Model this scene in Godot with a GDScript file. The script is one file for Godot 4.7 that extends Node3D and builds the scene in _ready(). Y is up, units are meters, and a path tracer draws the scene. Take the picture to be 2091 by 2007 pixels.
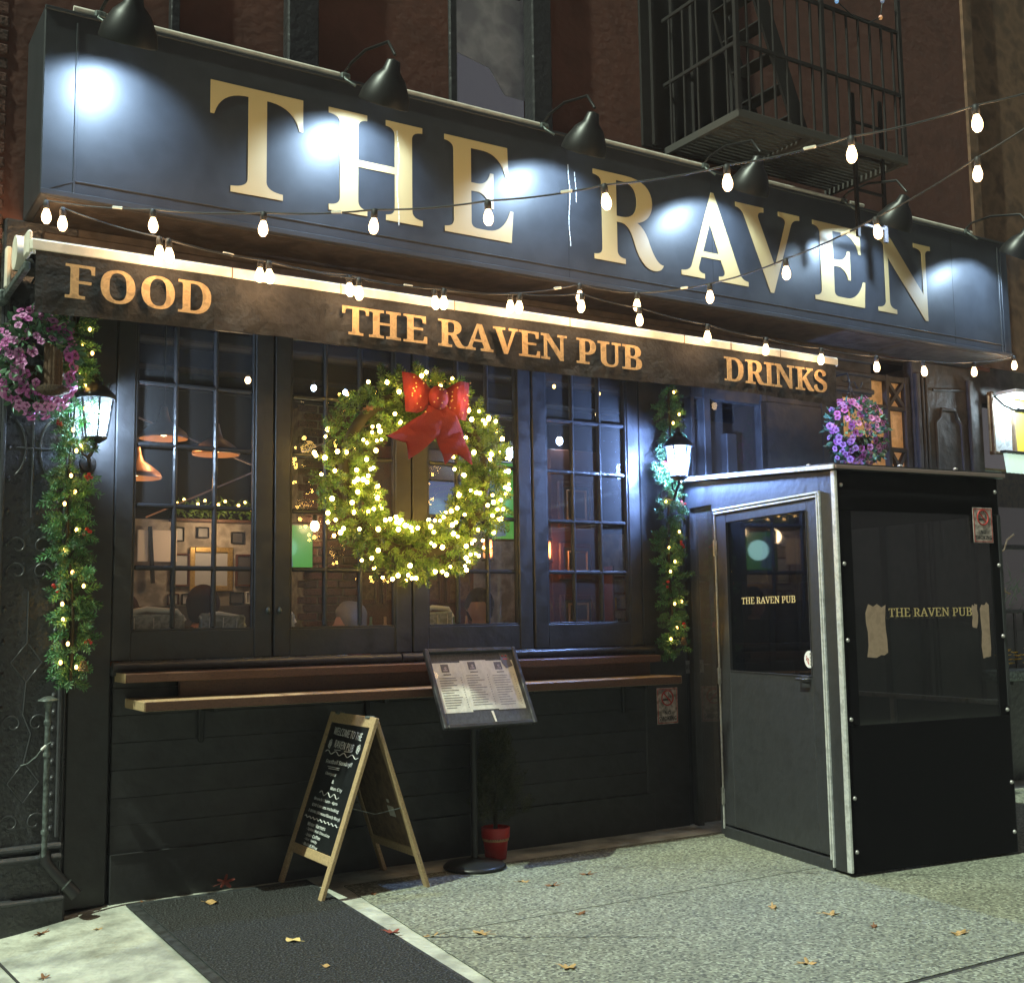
extends Node3D
# A pub front at night: facade in the plane z = 0, x along the street, y up, the street towards +z.

class Bld:
	# collects triangles; corners are given counter-clockwise seen from outside
	var v := PackedVector3Array()
	var n := PackedVector3Array()
	var c := PackedColorArray()
	var col := Color(1, 1, 1)
	var x := Transform3D()
	func add(p: Vector3, q: Vector3) -> void:
		v.append(x * p)
		n.append((x.basis * q).normalized())
		c.append(col)
	func tri(a: Vector3, b: Vector3, d: Vector3) -> void:
		var m := (b - a).cross(d - a)
		if m.length() < 1e-12:
			return
		add(a, m); add(d, m); add(b, m)
	func quad(a: Vector3, b: Vector3, d: Vector3, e: Vector3) -> void:
		tri(a, b, d); tri(a, d, e)
	func trin(a: Vector3, b: Vector3, d: Vector3, na: Vector3, nb: Vector3, nd: Vector3) -> void:
		add(a, na); add(d, nd); add(b, nb)
	func quadn(a: Vector3, b: Vector3, d: Vector3, e: Vector3, na: Vector3, nb: Vector3, nd: Vector3, ne: Vector3) -> void:
		trin(a, b, d, na, nb, nd); trin(a, d, e, na, nd, ne)
	func out(pts: Array, ctr: Vector3) -> void:
		# a convex facet turned away from ctr
		var m: Vector3 = (pts[1] - pts[0]).cross(pts[2] - pts[0])
		if m.dot(pts[0] - ctr) < 0.0:
			pts.reverse()
		for i in range(1, pts.size() - 1):
			tri(pts[0], pts[i], pts[i + 1])
	func box(ctr: Vector3, size: Vector3, e := 0.0, bas := Basis()) -> void:
		var h := size * 0.5
		e = minf(e, minf(h.x, minf(h.y, h.z)) * 0.9)
		var p := func(s: Vector3, axis: int) -> Vector3:
			var q := h - Vector3(e, e, e)
			q[axis] = h[axis]
			return ctr + bas * (q * s)
		for axis in 3:
			var b := (axis + 1) % 3
			var d := (axis + 2) % 3
			for s in [-1.0, 1.0]:
				var f: Array = []
				for k in [[-1.0, -1.0], [1.0, -1.0], [1.0, 1.0], [-1.0, 1.0]]:
					var g := Vector3.ZERO
					g[axis] = s; g[b] = k[0]; g[d] = k[1]
					f.append(p.call(g, axis))
				out(f, ctr)
			if e > 0.0:
				for sb in [-1.0, 1.0]:
					for sd in [-1.0, 1.0]:
						var g := Vector3.ZERO
						var g2 := Vector3.ZERO
						g[axis] = -1.0; g[b] = sb; g[d] = sd
						g2[axis] = 1.0; g2[b] = sb; g2[d] = sd
						out([p.call(g, b), p.call(g2, b), p.call(g2, d), p.call(g, d)], ctr)
		if e > 0.0:
			for sx in [-1.0, 1.0]:
				for sy in [-1.0, 1.0]:
					for sz in [-1.0, 1.0]:
						var s := Vector3(sx, sy, sz)
						out([p.call(s, 0), p.call(s, 1), p.call(s, 2)], ctr)
	func bar(a: Vector3, b: Vector3, w: float, t: float, up := Vector3.UP, e := 0.0) -> void:
		# a rectangular bar from a to b; w across, t along up
		var z := (b - a).normalized()
		var xx := up.cross(z)
		if xx.length() < 0.01:
			xx = Vector3.RIGHT.cross(z)
		xx = xx.normalized()
		box((a + b) * 0.5, Vector3(w, t, a.distance_to(b)), e, Basis(xx, z.cross(xx), z))
	func tube(path: Array, r, sides := 8, caps := true, closed := false) -> void:
		var m := path.size()
		var rings: Array = []
		var nrm: Array = []
		var side := Vector3.ZERO
		for i in m:
			var a: Vector3 = path[(i - 1 + m) % m] if closed or i > 0 else path[i]
			var b: Vector3 = path[(i + 1) % m] if closed or i < m - 1 else path[i]
			var d := (b - a).normalized()
			if side == Vector3.ZERO:
				side = d.cross(Vector3.UP if absf(d.y) < 0.9 else Vector3.RIGHT).normalized()
			side = (side - d * side.dot(d)).normalized()
			var other := d.cross(side)
			var rad: float = r[i] if r is Array else r
			var ring: Array = []
			var nn: Array = []
			for k in sides:
				var t := TAU * k / sides
				var q := side * cos(t) + other * sin(t)
				ring.append(path[i] + q * rad)
				nn.append(q)
			rings.append(ring); nrm.append(nn)
		for i in (m if closed else m - 1):
			var j := (i + 1) % m
			for k in sides:
				var l := (k + 1) % sides
				quadn(rings[i][k], rings[i][l], rings[j][l], rings[j][k], nrm[i][k], nrm[i][l], nrm[j][l], nrm[j][k])
		if caps and not closed:
			var e0: Vector3 = path[0]
			var e1: Vector3 = path[m - 1]
			for k in sides:
				var l := (k + 1) % sides
				tri(e0, rings[0][l], rings[0][k])
				tri(e1, rings[m - 1][k], rings[m - 1][l])
	func lathe(prof: Array, o := Vector3.ZERO, segs := 16, bas := Basis(), smooth := true) -> void:
		# prof: Vector2(radius, height), from bottom to top on the outside
		var m := prof.size()
		var pn: Array = []
		for i in m:
			var a: Vector2 = prof[maxi(i - 1, 0)]
			var b: Vector2 = prof[mini(i + 1, m - 1)]
			pn.append(Vector2(b.y - a.y, a.x - b.x).normalized())
		for i in m - 1:
			var fn := Vector2(prof[i + 1].y - prof[i].y, prof[i].x - prof[i + 1].x).normalized()
			var n0: Vector2 = pn[i] if smooth else fn
			var n1: Vector2 = pn[i + 1] if smooth else fn
			for k in segs:
				var s0 := Vector3(sin(TAU * k / segs), 0, cos(TAU * k / segs))
				var s1 := Vector3(sin(TAU * (k + 1) / segs), 0, cos(TAU * (k + 1) / segs))
				var P := func(s: Vector3, q: Vector2) -> Vector3: return o + bas * (s * q.x + Vector3(0, q.y, 0))
				var N := func(s: Vector3, q: Vector2) -> Vector3: return bas * (s * q.x + Vector3(0, q.y, 0))
				var a: Vector3 = P.call(s0, prof[i])
				var b: Vector3 = P.call(s1, prof[i])
				var d: Vector3 = P.call(s1, prof[i + 1])
				var e: Vector3 = P.call(s0, prof[i + 1])
				if prof[i].x > 1e-6:
					trin(a, b, d, N.call(s0, n0), N.call(s1, n0), N.call(s1, n1))
				if prof[i + 1].x > 1e-6:
					trin(a, d, e, N.call(s0, n0), N.call(s1, n1), N.call(s0, n1))
	func ball(ctr: Vector3, r: Vector3, segs := 10, bas := Basis()) -> void:
		var prof: Array = []
		var st := maxi(4, segs / 2)
		for i in st + 1:
			var t := -PI / 2 + PI * i / st
			prof.append(Vector2(cos(t), sin(t)))
		prof[0].x = 0.0; prof[st].x = 0.0
		var keep := x
		x = x * Transform3D(bas * Basis.from_scale(r), ctr)
		var from := n.size()
		lathe(prof, Vector3.ZERO, segs)
		for i in range(from, n.size()):
			n[i] = (v[i] - x.origin).normalized()
		x = keep
	func prism(poly: PackedVector2Array, z0: float, z1: float) -> void:
		var p := poly
		if Geometry2D.is_polygon_clockwise(p):
			p = p.duplicate()
			p.reverse()
		var idx := Geometry2D.triangulate_polygon(p)
		for i in range(0, idx.size(), 3):
			var a := p[idx[i]]
			var b := p[idx[i + 1]]
			var d := p[idx[i + 2]]
			if (b - a).cross(d - a) < 0.0:
				var s := b
				b = d
				d = s
			tri(Vector3(a.x, a.y, z1), Vector3(b.x, b.y, z1), Vector3(d.x, d.y, z1))
			tri(Vector3(a.x, a.y, z0), Vector3(d.x, d.y, z0), Vector3(b.x, b.y, z0))
		for i in p.size():
			var a := p[i]
			var b := p[(i + 1) % p.size()]
			quad(Vector3(a.x, a.y, z0), Vector3(b.x, b.y, z0), Vector3(b.x, b.y, z1), Vector3(a.x, a.y, z1))
	func mesh() -> ArrayMesh:
		var arr: Array = []
		arr.resize(Mesh.ARRAY_MAX)
		arr[Mesh.ARRAY_VERTEX] = v
		arr[Mesh.ARRAY_NORMAL] = n
		arr[Mesh.ARRAY_COLOR] = c
		var am := ArrayMesh.new()
		am.add_surface_from_arrays(Mesh.PRIMITIVE_TRIANGLES, arr)
		return am

var M := {}
var TX := {}
var rng := RandomNumberGenerator.new()
var WALL := {}   # things whose parts are given in world coordinates
var serif: SystemFont
var serif_bold: SystemFont
var sans: SystemFont
var sans_bold: SystemFont

func rnd(a: float, b: float) -> float:
	return rng.randf_range(a, b)

func obj(called: String, b: Bld, m: Material, parent: Node = self) -> MeshInstance3D:
	var o := MeshInstance3D.new()
	o.name = called
	o.mesh = b.mesh()
	o.material_override = m
	if WALL.has(parent):
		o.position = -(parent as Node3D).position
	parent.add_child(o, true)
	return o

func piece(called: String, mesh: Mesh, m: Material, parent: Node, t := Transform3D()) -> MeshInstance3D:
	var o := MeshInstance3D.new()
	o.name = called
	o.mesh = mesh
	o.material_override = m
	o.transform = t
	if WALL.has(parent):
		o.position -= (parent as Node3D).position
	parent.add_child(o, true)
	return o

func tag(o: Node, label: String, category: String, group := "") -> Node:
	o.set_meta("label", label)
	o.set_meta("category", category)
	if group:
		o.set_meta("group", group)
	return o

func thing(called: String, label: String, category: String, at := Vector3.ZERO, group := "", world := false) -> Node3D:
	var o := Node3D.new()
	o.name = called
	add_child(o, true)
	o.position = at
	tag(o, label, category, group)
	if world:
		WALL[o] = true
	return o

func struct(called: String, b: Bld, m: Material) -> MeshInstance3D:
	var o := obj(called, b, m)
	o.set_meta("kind", "structure")
	return o

func lamp(parent: Node, at: Vector3, energy: float, color: Color, size := 0.02) -> OmniLight3D:
	var l := OmniLight3D.new()
	l.name = "light"
	l.light_energy = energy
	l.light_color = color
	l.light_size = size
	l.omni_range = 14.0
	l.omni_attenuation = 2.0
	l.shadow_enabled = true
	l.position = at
	if WALL.has(parent):
		l.position -= (parent as Node3D).position
	parent.add_child(l, true)
	return l

# ---- textures and materials ----
func noise(freq: float, kind := FastNoiseLite.TYPE_SIMPLEX_SMOOTH, oct := 4, seed_ := 1) -> FastNoiseLite:
	var f := FastNoiseLite.new()
	f.noise_type = kind
	f.frequency = freq
	f.fractal_octaves = oct
	f.seed = seed_
	return f

func ntex(key: String, f: FastNoiseLite, cols: Array, offs: Array, size := 512) -> NoiseTexture2D:
	var t := NoiseTexture2D.new()
	t.width = size; t.height = size
	t.seamless = true
	t.noise = f
	var g := Gradient.new()
	var pc := PackedColorArray()
	for q in cols:
		pc.append(q if q is Color else Color(q, q, q))
	g.offsets = PackedFloat32Array(offs)
	g.colors = pc
	t.color_ramp = g
	TX[key] = t
	return t

func nrm(key: String, f: FastNoiseLite, strength: float, size := 512) -> NoiseTexture2D:
	var t := NoiseTexture2D.new()
	t.width = size; t.height = size
	t.seamless = true
	t.noise = f
	t.as_normal_map = true
	t.bump_strength = strength
	TX[key] = t
	return t

func mat(key: String, r: float, g: float, b: float, rough: float, opt := {}) -> StandardMaterial3D:
	var m := StandardMaterial3D.new()
	m.albedo_color = Color(r, g, b).linear_to_srgb()
	m.roughness = rough
	m.metallic = opt.get("metal", 0.0)
	m.metallic_specular = opt.get("spec", 0.5)
	if opt.has("scale"):
		m.uv1_triplanar = true
		m.uv1_world_triplanar = opt.get("world", true)
		var s = opt.scale
		m.uv1_scale = s if s is Vector3 else Vector3(s, s, s)
	if opt.has("tex"):
		m.albedo_texture = TX[opt.tex]
	if opt.has("rtex"):
		m.roughness_texture = TX[opt.rtex]
		m.roughness_texture_channel = BaseMaterial3D.TEXTURE_CHANNEL_RED
	if opt.has("nrm"):
		m.normal_enabled = true
		m.normal_texture = TX[opt.nrm]
		m.normal_scale = opt.get("ns", 1.0)
	if opt.has("emit"):
		m.emission_enabled = true
		m.emission = opt.emit
		m.emission_energy_multiplier = opt.get("power", 1.0)
	if opt.get("vc", false):
		m.vertex_color_use_as_albedo = true
	if opt.has("back"):
		m.backlight_enabled = true
		m.backlight = opt.back
	if opt.get("two", false):
		m.cull_mode = BaseMaterial3D.CULL_DISABLED
	M[key] = m
	return m

func glass(key: String, tint: Color, alpha: float, rough := 0.02, spec := 0.5) -> StandardMaterial3D:
	var m := StandardMaterial3D.new()
	m.albedo_color = Color(tint.r, tint.g, tint.b, alpha)
	m.transparency = BaseMaterial3D.TRANSPARENCY_ALPHA
	m.roughness = rough
	m.metallic_specular = spec
	M[key] = m
	return m

func make_materials() -> void:
	ntex("mottle", noise(0.012, FastNoiseLite.TYPE_SIMPLEX_SMOOTH, 5, 3), [0.72, 1.0, 0.8], [0.25, 0.55, 0.8])
	ntex("soft", noise(0.012, FastNoiseLite.TYPE_SIMPLEX_SMOOTH, 5, 3), [0.9, 1.0, 0.94], [0.25, 0.55, 0.8])
	ntex("wear", noise(0.02, FastNoiseLite.TYPE_SIMPLEX_SMOOTH, 5, 9), [0.55, 0.8, 1.0], [0.2, 0.5, 0.8])
	ntex("wood", noise(0.03, FastNoiseLite.TYPE_SIMPLEX_SMOOTH, 4, 5), [0.55, 0.95, 0.7, 1.0], [0.15, 0.45, 0.6, 0.85])
	nrm("fine", noise(0.09, FastNoiseLite.TYPE_SIMPLEX_SMOOTH, 3, 4), 3.0)
	nrm("paint", noise(0.03, FastNoiseLite.TYPE_SIMPLEX_SMOOTH, 5, 14), 6.0)
	nrm("peel", noise(0.035, FastNoiseLite.TYPE_CELLULAR, 3, 15), 9.0)
	nrm("woodn", noise(0.03, FastNoiseLite.TYPE_SIMPLEX_SMOOTH, 4, 5), 4.0)
	var cell := noise(0.045, FastNoiseLite.TYPE_CELLULAR, 1, 21)
	cell.fractal_type = FastNoiseLite.FRACTAL_NONE
	cell.cellular_return_type = FastNoiseLite.RETURN_CELL_VALUE
	cell.cellular_jitter = 1.0
	ntex("pebble", cell, [Color(0.4, 0.4, 0.39), Color(0.58, 0.58, 0.55), Color(0.68, 0.69, 0.65), Color(0.62, 0.62, 0.58), Color(0.85, 0.86, 0.82)], [0.05, 0.3, 0.5, 0.72, 0.95], 1024)
	var celld := noise(0.045, FastNoiseLite.TYPE_CELLULAR, 1, 21)
	celld.fractal_type = FastNoiseLite.FRACTAL_NONE
	celld.cellular_jitter = 1.0
	celld.cellular_return_type = FastNoiseLite.RETURN_DISTANCE2_SUB
	nrm("pebblen", celld, 5.0, 1024)
	ntex("conc", noise(0.008, FastNoiseLite.TYPE_SIMPLEX_SMOOTH, 6, 31), [0.74, 0.9, 1.0], [0.2, 0.5, 0.75], 1024)
	nrm("concn", noise(0.06, FastNoiseLite.TYPE_SIMPLEX_SMOOTH, 5, 32), 4.0)
	ntex("matt", noise(0.12, FastNoiseLite.TYPE_SIMPLEX_SMOOTH, 2, 41), [0.28, 0.5, 1.0], [0.35, 0.55, 0.75], 1024)
	nrm("mattn", noise(0.12, FastNoiseLite.TYPE_SIMPLEX_SMOOTH, 2, 41), 14.0, 1024)
	ntex("stucco", noise(0.015, FastNoiseLite.TYPE_SIMPLEX_SMOOTH, 5, 51), [0.7, 0.95, 0.8], [0.2, 0.5, 0.8])
	ntex("brickt", noise(0.03, FastNoiseLite.TYPE_SIMPLEX_SMOOTH, 5, 61), [0.6, 1.0, 0.75], [0.2, 0.5, 0.8])
	ntex("needle", noise(0.02, FastNoiseLite.TYPE_SIMPLEX_SMOOTH, 3, 71), [0.6, 1.0], [0.3, 0.7], 256)
	ntex("glit", noise(0.25, FastNoiseLite.TYPE_SIMPLEX, 2, 81), [0.5, 0.75, 1.0], [0.3, 0.6, 0.75], 256)
	nrm("glitn", noise(0.25, FastNoiseLite.TYPE_SIMPLEX, 2, 81), 12.0, 256)
	ntex("streak", noise(0.02, FastNoiseLite.TYPE_SIMPLEX_SMOOTH, 5, 91), [0.8, 1.0, 0.9, 1.0], [0.2, 0.45, 0.6, 0.85])
	ntex("cloth", noise(0.02, FastNoiseLite.TYPE_SIMPLEX_SMOOTH, 5, 95), [0.75, 1.0, 0.85], [0.25, 0.5, 0.8])
	nrm("wavy", noise(0.006, FastNoiseLite.TYPE_SIMPLEX_SMOOTH, 2, 99), 2.0)
	mat("black", 0.030, 0.030, 0.032, 0.6, {tex = "soft", rtex = "wear", nrm = "paint", ns = 0.1, scale = 0.7})
	mat("blackgloss", 0.034, 0.034, 0.037, 0.32, {nrm = "paint", ns = 0.3, scale = 0.8})
	mat("iron", 0.034, 0.035, 0.04, 0.42, {nrm = "paint", ns = 0.45, scale = 1.6, rtex = "wear"})
	mat("ironrelief", 0.05, 0.052, 0.058, 0.3, {nrm = "paint", ns = 0.5, scale = 2.0})
	mat("metal", 0.02, 0.02, 0.021, 0.4, {metal = 0.3})
	mat("metalgrey", 0.055, 0.05, 0.046, 0.8)
	mat("matblack", 0.026, 0.022, 0.022, 0.8, {spec = 0.3})
	mat("steel", 0.62, 0.63, 0.62, 0.34, {metal = 0.9, tex = "streak", scale = Vector3(1, 1, 1)})
	mat("galv", 0.2, 0.24, 0.23, 0.45, {metal = 0.4, tex = "wear", scale = 3.0})
	mat("alum", 0.74, 0.77, 0.76, 0.4, {metal = 0.35, tex = "streak", scale = 1.0})
	mat("sign", 0.034, 0.037, 0.043, 0.4, {tex = "soft", nrm = "wavy", ns = 0.12, scale = 0.55})
	mat("signdark", 0.018, 0.018, 0.02, 0.6, {})
	mat("gold", 0.50, 0.37, 0.165, 0.4, {spec = 0.7})
	mat("valance", 0.032, 0.031, 0.032, 0.9, {tex = "cloth", scale = 0.7, nrm = "fine", ns = 0.3})
	mat("valgold", 0.6, 0.4, 0.2, 0.8, {tex = "streak", scale = 1.3})
	mat("cream", 0.86, 0.8, 0.68, 0.5, {tex = "soft", scale = 0.8})
	mat("brownboard", 0.055, 0.044, 0.038, 0.6, {tex = "mottle", scale = 0.6, nrm = "paint", ns = 0.2})
	mat("stucco", 0.125, 0.05, 0.036, 0.9, {tex = "soft", scale = 0.4, nrm = "concn", ns = 0.12})
	mat("stuccotan", 0.22, 0.12, 0.07, 0.9, {tex = "stucco", scale = 0.4})
	mat("white_line", 0.55, 0.53, 0.48, 0.5, {tex = "wear", scale = 2.0})
	for k in 3:
		mat("brick%d" % k, [0.12, 0.095, 0.15][k], [0.058, 0.05, 0.068][k], [0.045, 0.04, 0.052][k], 0.9, {tex = "brickt", scale = 2.0, nrm = "concn", ns = 0.7})
	mat("mortar", 0.24, 0.2, 0.15, 0.95, {tex = "conc", scale = 1.0})
	mat("concrete", 0.56, 0.58, 0.50, 0.85, {tex = "conc", scale = 0.35, nrm = "concn", ns = 0.5, vc = true})
	mat("aggregate", 0.54, 0.57, 0.52, 0.8, {tex = "pebble", scale = 1.9, nrm = "pebblen", ns = 0.45, vc = true})
	mat("dark_joint", 0.03, 0.03, 0.028, 0.95)
	mat("asphalt", 0.05, 0.05, 0.05, 0.9, {tex = "conc", scale = 0.5})
	mat("rubber", 0.1, 0.113, 0.115, 0.75, {tex = "matt", scale = 0.55, nrm = "mattn", ns = 1.0})
	mat("rubberedge", 0.04, 0.045, 0.048, 0.7, {tex = "wear", scale = 1.5, nrm = "fine", ns = 0.4})
	mat("oak", 0.62, 0.45, 0.25, 0.55, {tex = "wood", scale = Vector3(2.5, 14, 14), nrm = "woodn", ns = 0.25})
	mat("pine", 0.66, 0.47, 0.25, 0.6, {tex = "wood", scale = Vector3(9, 2.2, 9), nrm = "woodn", ns = 0.25})
	mat("darkwood", 0.15, 0.07, 0.042, 0.5, {tex = "wood", scale = Vector3(1.2, 12, 12), nrm = "woodn", ns = 0.25})
	mat("mahogany", 0.17, 0.06, 0.035, 0.4, {tex = "wood", scale = Vector3(8, 1.0, 8)})
	mat("hardboard", 0.2, 0.13, 0.07, 0.8, {tex = "mottle", scale = 1.5})
	mat("chalkboard", 0.014, 0.016, 0.017, 0.33, {tex = "mottle", scale = 3.0})
	mat("chalk", 0.75, 0.78, 0.76, 0.9)
	mat("paper", 0.72, 0.71, 0.62, 0.7, {tex = "soft", scale = 2.0})
	mat("ink", 0.12, 0.12, 0.115, 0.8)
	mat("white", 0.75, 0.75, 0.73, 0.5)
	mat("signwhite", 0.58, 0.5, 0.46, 0.5, {tex = "wear", scale = 2.0})
	mat("signred", 0.4, 0.03, 0.025, 0.5)
	mat("signblack", 0.02, 0.02, 0.02, 0.6)
	mat("red", 0.45, 0.02, 0.018, 0.4)
	mat("velvet", 0.72, 0.055, 0.045, 0.75, {tex = "glit", scale = 8.0, nrm = "glitn", ns = 0.8})
	mat("goldbead", 0.8, 0.5, 0.2, 0.3, {metal = 0.8})
	mat("needles", 0.10, 0.18, 0.04, 0.6, {vc = true, two = true, back = Color(0.3, 0.45, 0.15)})
	mat("needlesblue", 0.07, 0.19, 0.085, 0.6, {vc = true, two = true, back = Color(0.25, 0.4, 0.2)})
	mat("needlesdark", 0.05, 0.06, 0.03, 0.75, {vc = true, two = true})
	mat("leafgreen", 0.12, 0.22, 0.15, 0.55, {vc = true, two = true, back = Color(0.2, 0.3, 0.2)})
	mat("petal", 0.62, 0.27, 0.54, 0.7, {vc = true, two = true, back = Color(0.4, 0.2, 0.35)})
	mat("petal2", 0.46, 0.11, 0.36, 0.7, {vc = true, two = true, back = Color(0.3, 0.1, 0.25)})
	mat("twig", 0.025, 0.022, 0.012, 0.85)
	mat("log", 0.14, 0.08, 0.045, 0.9, {tex = "wood", scale = Vector3(9, 2, 9), nrm = "woodn", ns = 1.0})
	mat("coir", 0.2, 0.12, 0.06, 0.95, {tex = "matt", scale = 2.0, nrm = "mattn", ns = 1.0})
	mat("berry", 0.5, 0.03, 0.03, 0.3)
	mat("bulbwarm", 1.0, 0.85, 0.6, 0.3, {emit = Color(1.0, 0.84, 0.62), power = 8.0})
	mat("fairy", 1.0, 0.85, 0.5, 0.3, {emit = Color(1.0, 0.80, 0.40), power = 55.0})
	mat("fairysoft", 1.0, 0.85, 0.5, 0.3, {emit = Color(1.0, 0.78, 0.42), power = 9.0})
	mat("cool", 0.9, 0.95, 1.0, 0.3, {emit = Color(0.78, 0.88, 1.0), power = 22.0})
	mat("coolhot", 0.9, 0.95, 1.0, 0.3, {emit = Color(0.62, 0.78, 1.0), power = 60.0})
	mat("flood", 0.9, 0.95, 1.0, 0.3, {emit = Color(0.80, 0.90, 1.0), power = 20.0})
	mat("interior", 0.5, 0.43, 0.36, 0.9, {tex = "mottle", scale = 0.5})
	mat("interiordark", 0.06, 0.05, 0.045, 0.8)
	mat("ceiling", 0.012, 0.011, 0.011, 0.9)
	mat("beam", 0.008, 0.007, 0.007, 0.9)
	mat("copper", 0.42, 0.27, 0.18, 0.4, {metal = 0.8})
	mat("gilt", 0.6, 0.4, 0.14, 0.35, {metal = 0.6, tex = "streak", scale = 4.0})
	mat("picture", 0.42, 0.42, 0.45, 0.4)
	mat("picturedark", 0.1, 0.09, 0.09, 0.4)
	mat("hair", 0.035, 0.018, 0.012, 0.95, {spec = 0.1})
	mat("hairgrey", 0.18, 0.16, 0.14, 0.6)
	mat("skin", 0.45, 0.24, 0.17, 0.55)
	mat("clothdark", 0.05, 0.04, 0.045, 0.9)
	mat("clothred", 0.3, 0.09, 0.045, 0.9)
	mat("clothpink", 0.4, 0.17, 0.13, 0.9)
	mat("seatgrey", 0.33, 0.36, 0.34, 0.6, {tex = "mottle", scale = 2.0})
	mat("linen", 0.7, 0.68, 0.62, 0.8)
	mat("yellow", 0.75, 0.5, 0.03, 0.6, {vc = true, two = true})
	mat("vinyl", 0.008, 0.0075, 0.009, 0.9, {spec = 0.15, nrm = "wavy", ns = 0.3, scale = 0.8})
	mat("doorpaint", 0.03, 0.032, 0.036, 0.5, {tex = "soft", nrm = "paint", ns = 0.12, scale = 0.9})
	mat("rivet", 0.5, 0.48, 0.48, 0.3, {metal = 0.6})
	mat("goldletter", 0.62, 0.48, 0.22, 0.4)
	mat("leafbrown", 0.2, 0.09, 0.035, 0.8, {two = true})
	mat("leaftan", 0.42, 0.27, 0.11, 0.8, {two = true})
	mat("leafred", 0.22, 0.05, 0.035, 0.8, {two = true})
	mat("leafyellow", 0.66, 0.5, 0.2, 0.7, {two = true})
	mat("blind", 0.66, 0.5, 0.3, 0.8, {tex = "cloth", scale = 0.6, emit = Color(0.95, 0.66, 0.36), power = 0.30})
	mat("windowgrey", 0.5, 0.5, 0.5, 0.5, {tex = "mottle", scale = 0.4, emit = Color(0.55, 0.56, 0.6), power = 0.07})
	glass("pane", Color(1, 1, 1), 0.03, 0.01, 0.5)
	glass("lampglass", Color(0.95, 0.98, 1.0), 0.06, 0.05, 0.5)
	glass("doorglass", Color(0.03, 0.035, 0.05), 0.62, 0.03, 0.7)
	glass("sheet", Color(0.1, 0.095, 0.11), 0.5, 0.06, 0.6)
	for m in [M.stucco, M.vinyl]:
		m.resource_name = "surface"

func text(called: String, words: String, font: Font, m: Material, parent: Node, at: Transform3D, w: float, h: float, depth := 0.002) -> MeshInstance3D:
	var t := TextMesh.new()
	t.text = words
	t.font = font
	t.font_size = 48
	t.pixel_size = 0.01
	t.depth = 0.01
	t.curve_step = 1.5
	var b := t.get_aabb()
	var o := MeshInstance3D.new()
	o.name = called
	o.mesh = t
	o.material_override = m
	var s := Vector3(w / maxf(b.size.x, 0.001), h / maxf(b.size.y, 0.001), depth / 0.01)
	var ctr := b.get_center()
	o.transform = at * Transform3D(Basis.from_scale(s), Vector3(-ctr.x * s.x, -ctr.y * s.y, depth * 0.5))
	if WALL.has(parent):
		o.position -= (parent as Node3D).position
	parent.add_child(o, true)
	return o

func font(fname: String, weight: int) -> SystemFont:
	var f := SystemFont.new()
	f.font_names = PackedStringArray([fname])
	f.font_weight = weight
	return f

func _ready() -> void:
	rng.seed = 7
	# camera
	var cam := Camera3D.new()
	cam.name = "camera"
	cam.fov = 45.38
	cam.near = 0.05
	cam.far = 200.0
	cam.current = true
	add_child(cam)
	cam.transform = Transform3D(Basis(Vector3(0.84898187, -0.01401769, 0.52823601), Vector3(-0.04501196, 0.99409638, 0.09872342), Vector3(-0.52650138, -0.10759133, 0.84333884)), Vector3(0, 1.447, 6.4665))
	# night sky over a city
	var env := Environment.new()
	env.background_mode = Environment.BG_SKY
	var sky := Sky.new()
	var sm := ProceduralSkyMaterial.new()
	sm.sky_top_color = Color(0.28, 0.28, 0.31)
	sm.sky_horizon_color = Color(0.37, 0.345, 0.345)
	sm.ground_bottom_color = Color(0.1, 0.1, 0.1)
	sm.ground_horizon_color = Color(0.2, 0.18, 0.17)
	sky.sky_material = sm
	env.sky = sky
	env.background_energy_multiplier = 0.9
	env.tonemap_mode = Environment.TONE_MAPPER_LINEAR
	env.tonemap_exposure = 1.0
	env.fog_enabled = true  # thin haze added so that the lamps get a slight glow
	env.fog_density = 0.0015
	env.fog_light_color = Color(0.8, 0.8, 0.82)
	env.sdfgi_enabled = true
	env.ssao_enabled = true
	env.ssil_enabled = true
	var we := WorldEnvironment.new()
	we.name = "environment"
	we.environment = env
	add_child(we)
	# the street lamp's light, high up to the left
	var sun := DirectionalLight3D.new()
	sun.name = "street_light"
	sun.light_energy = 1.6
	sun.light_color = Color(0.93, 1.0, 0.90)
	sun.light_angular_distance = 0.8
	sun.shadow_enabled = true
	sun.sky_mode = DirectionalLight3D.SKY_MODE_LIGHT_ONLY
	add_child(sun)
	sun.look_at_from_position(Vector3.ZERO, Vector3(0.69, -1.0, -0.12), Vector3.UP)
	make_materials()
	serif = font("Droid Serif", 400)
	serif_bold = font("Droid Serif", 700)
	sans = font("Droid Sans", 400)
	sans_bold = font("Droid Sans", 700)
	build_ground()
	build_pub()
	build_neighbours()
	build_room()
	build_sign()
	build_awning()
	build_fire_escape()
	build_strings()
	build_lanterns()
	build_wreath()
	build_garlands()
	build_baskets()
	build_ledge()
	build_vestibule()
	build_menu_stand()
	build_chalkboard()
	build_mat_and_pot()
	build_small()
	build_leaves()

# ---- ground ----
func ground_h(px: float) -> float:
	return -0.085 * (1.0 - smoothstep(0.85, 1.62, px))

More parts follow.
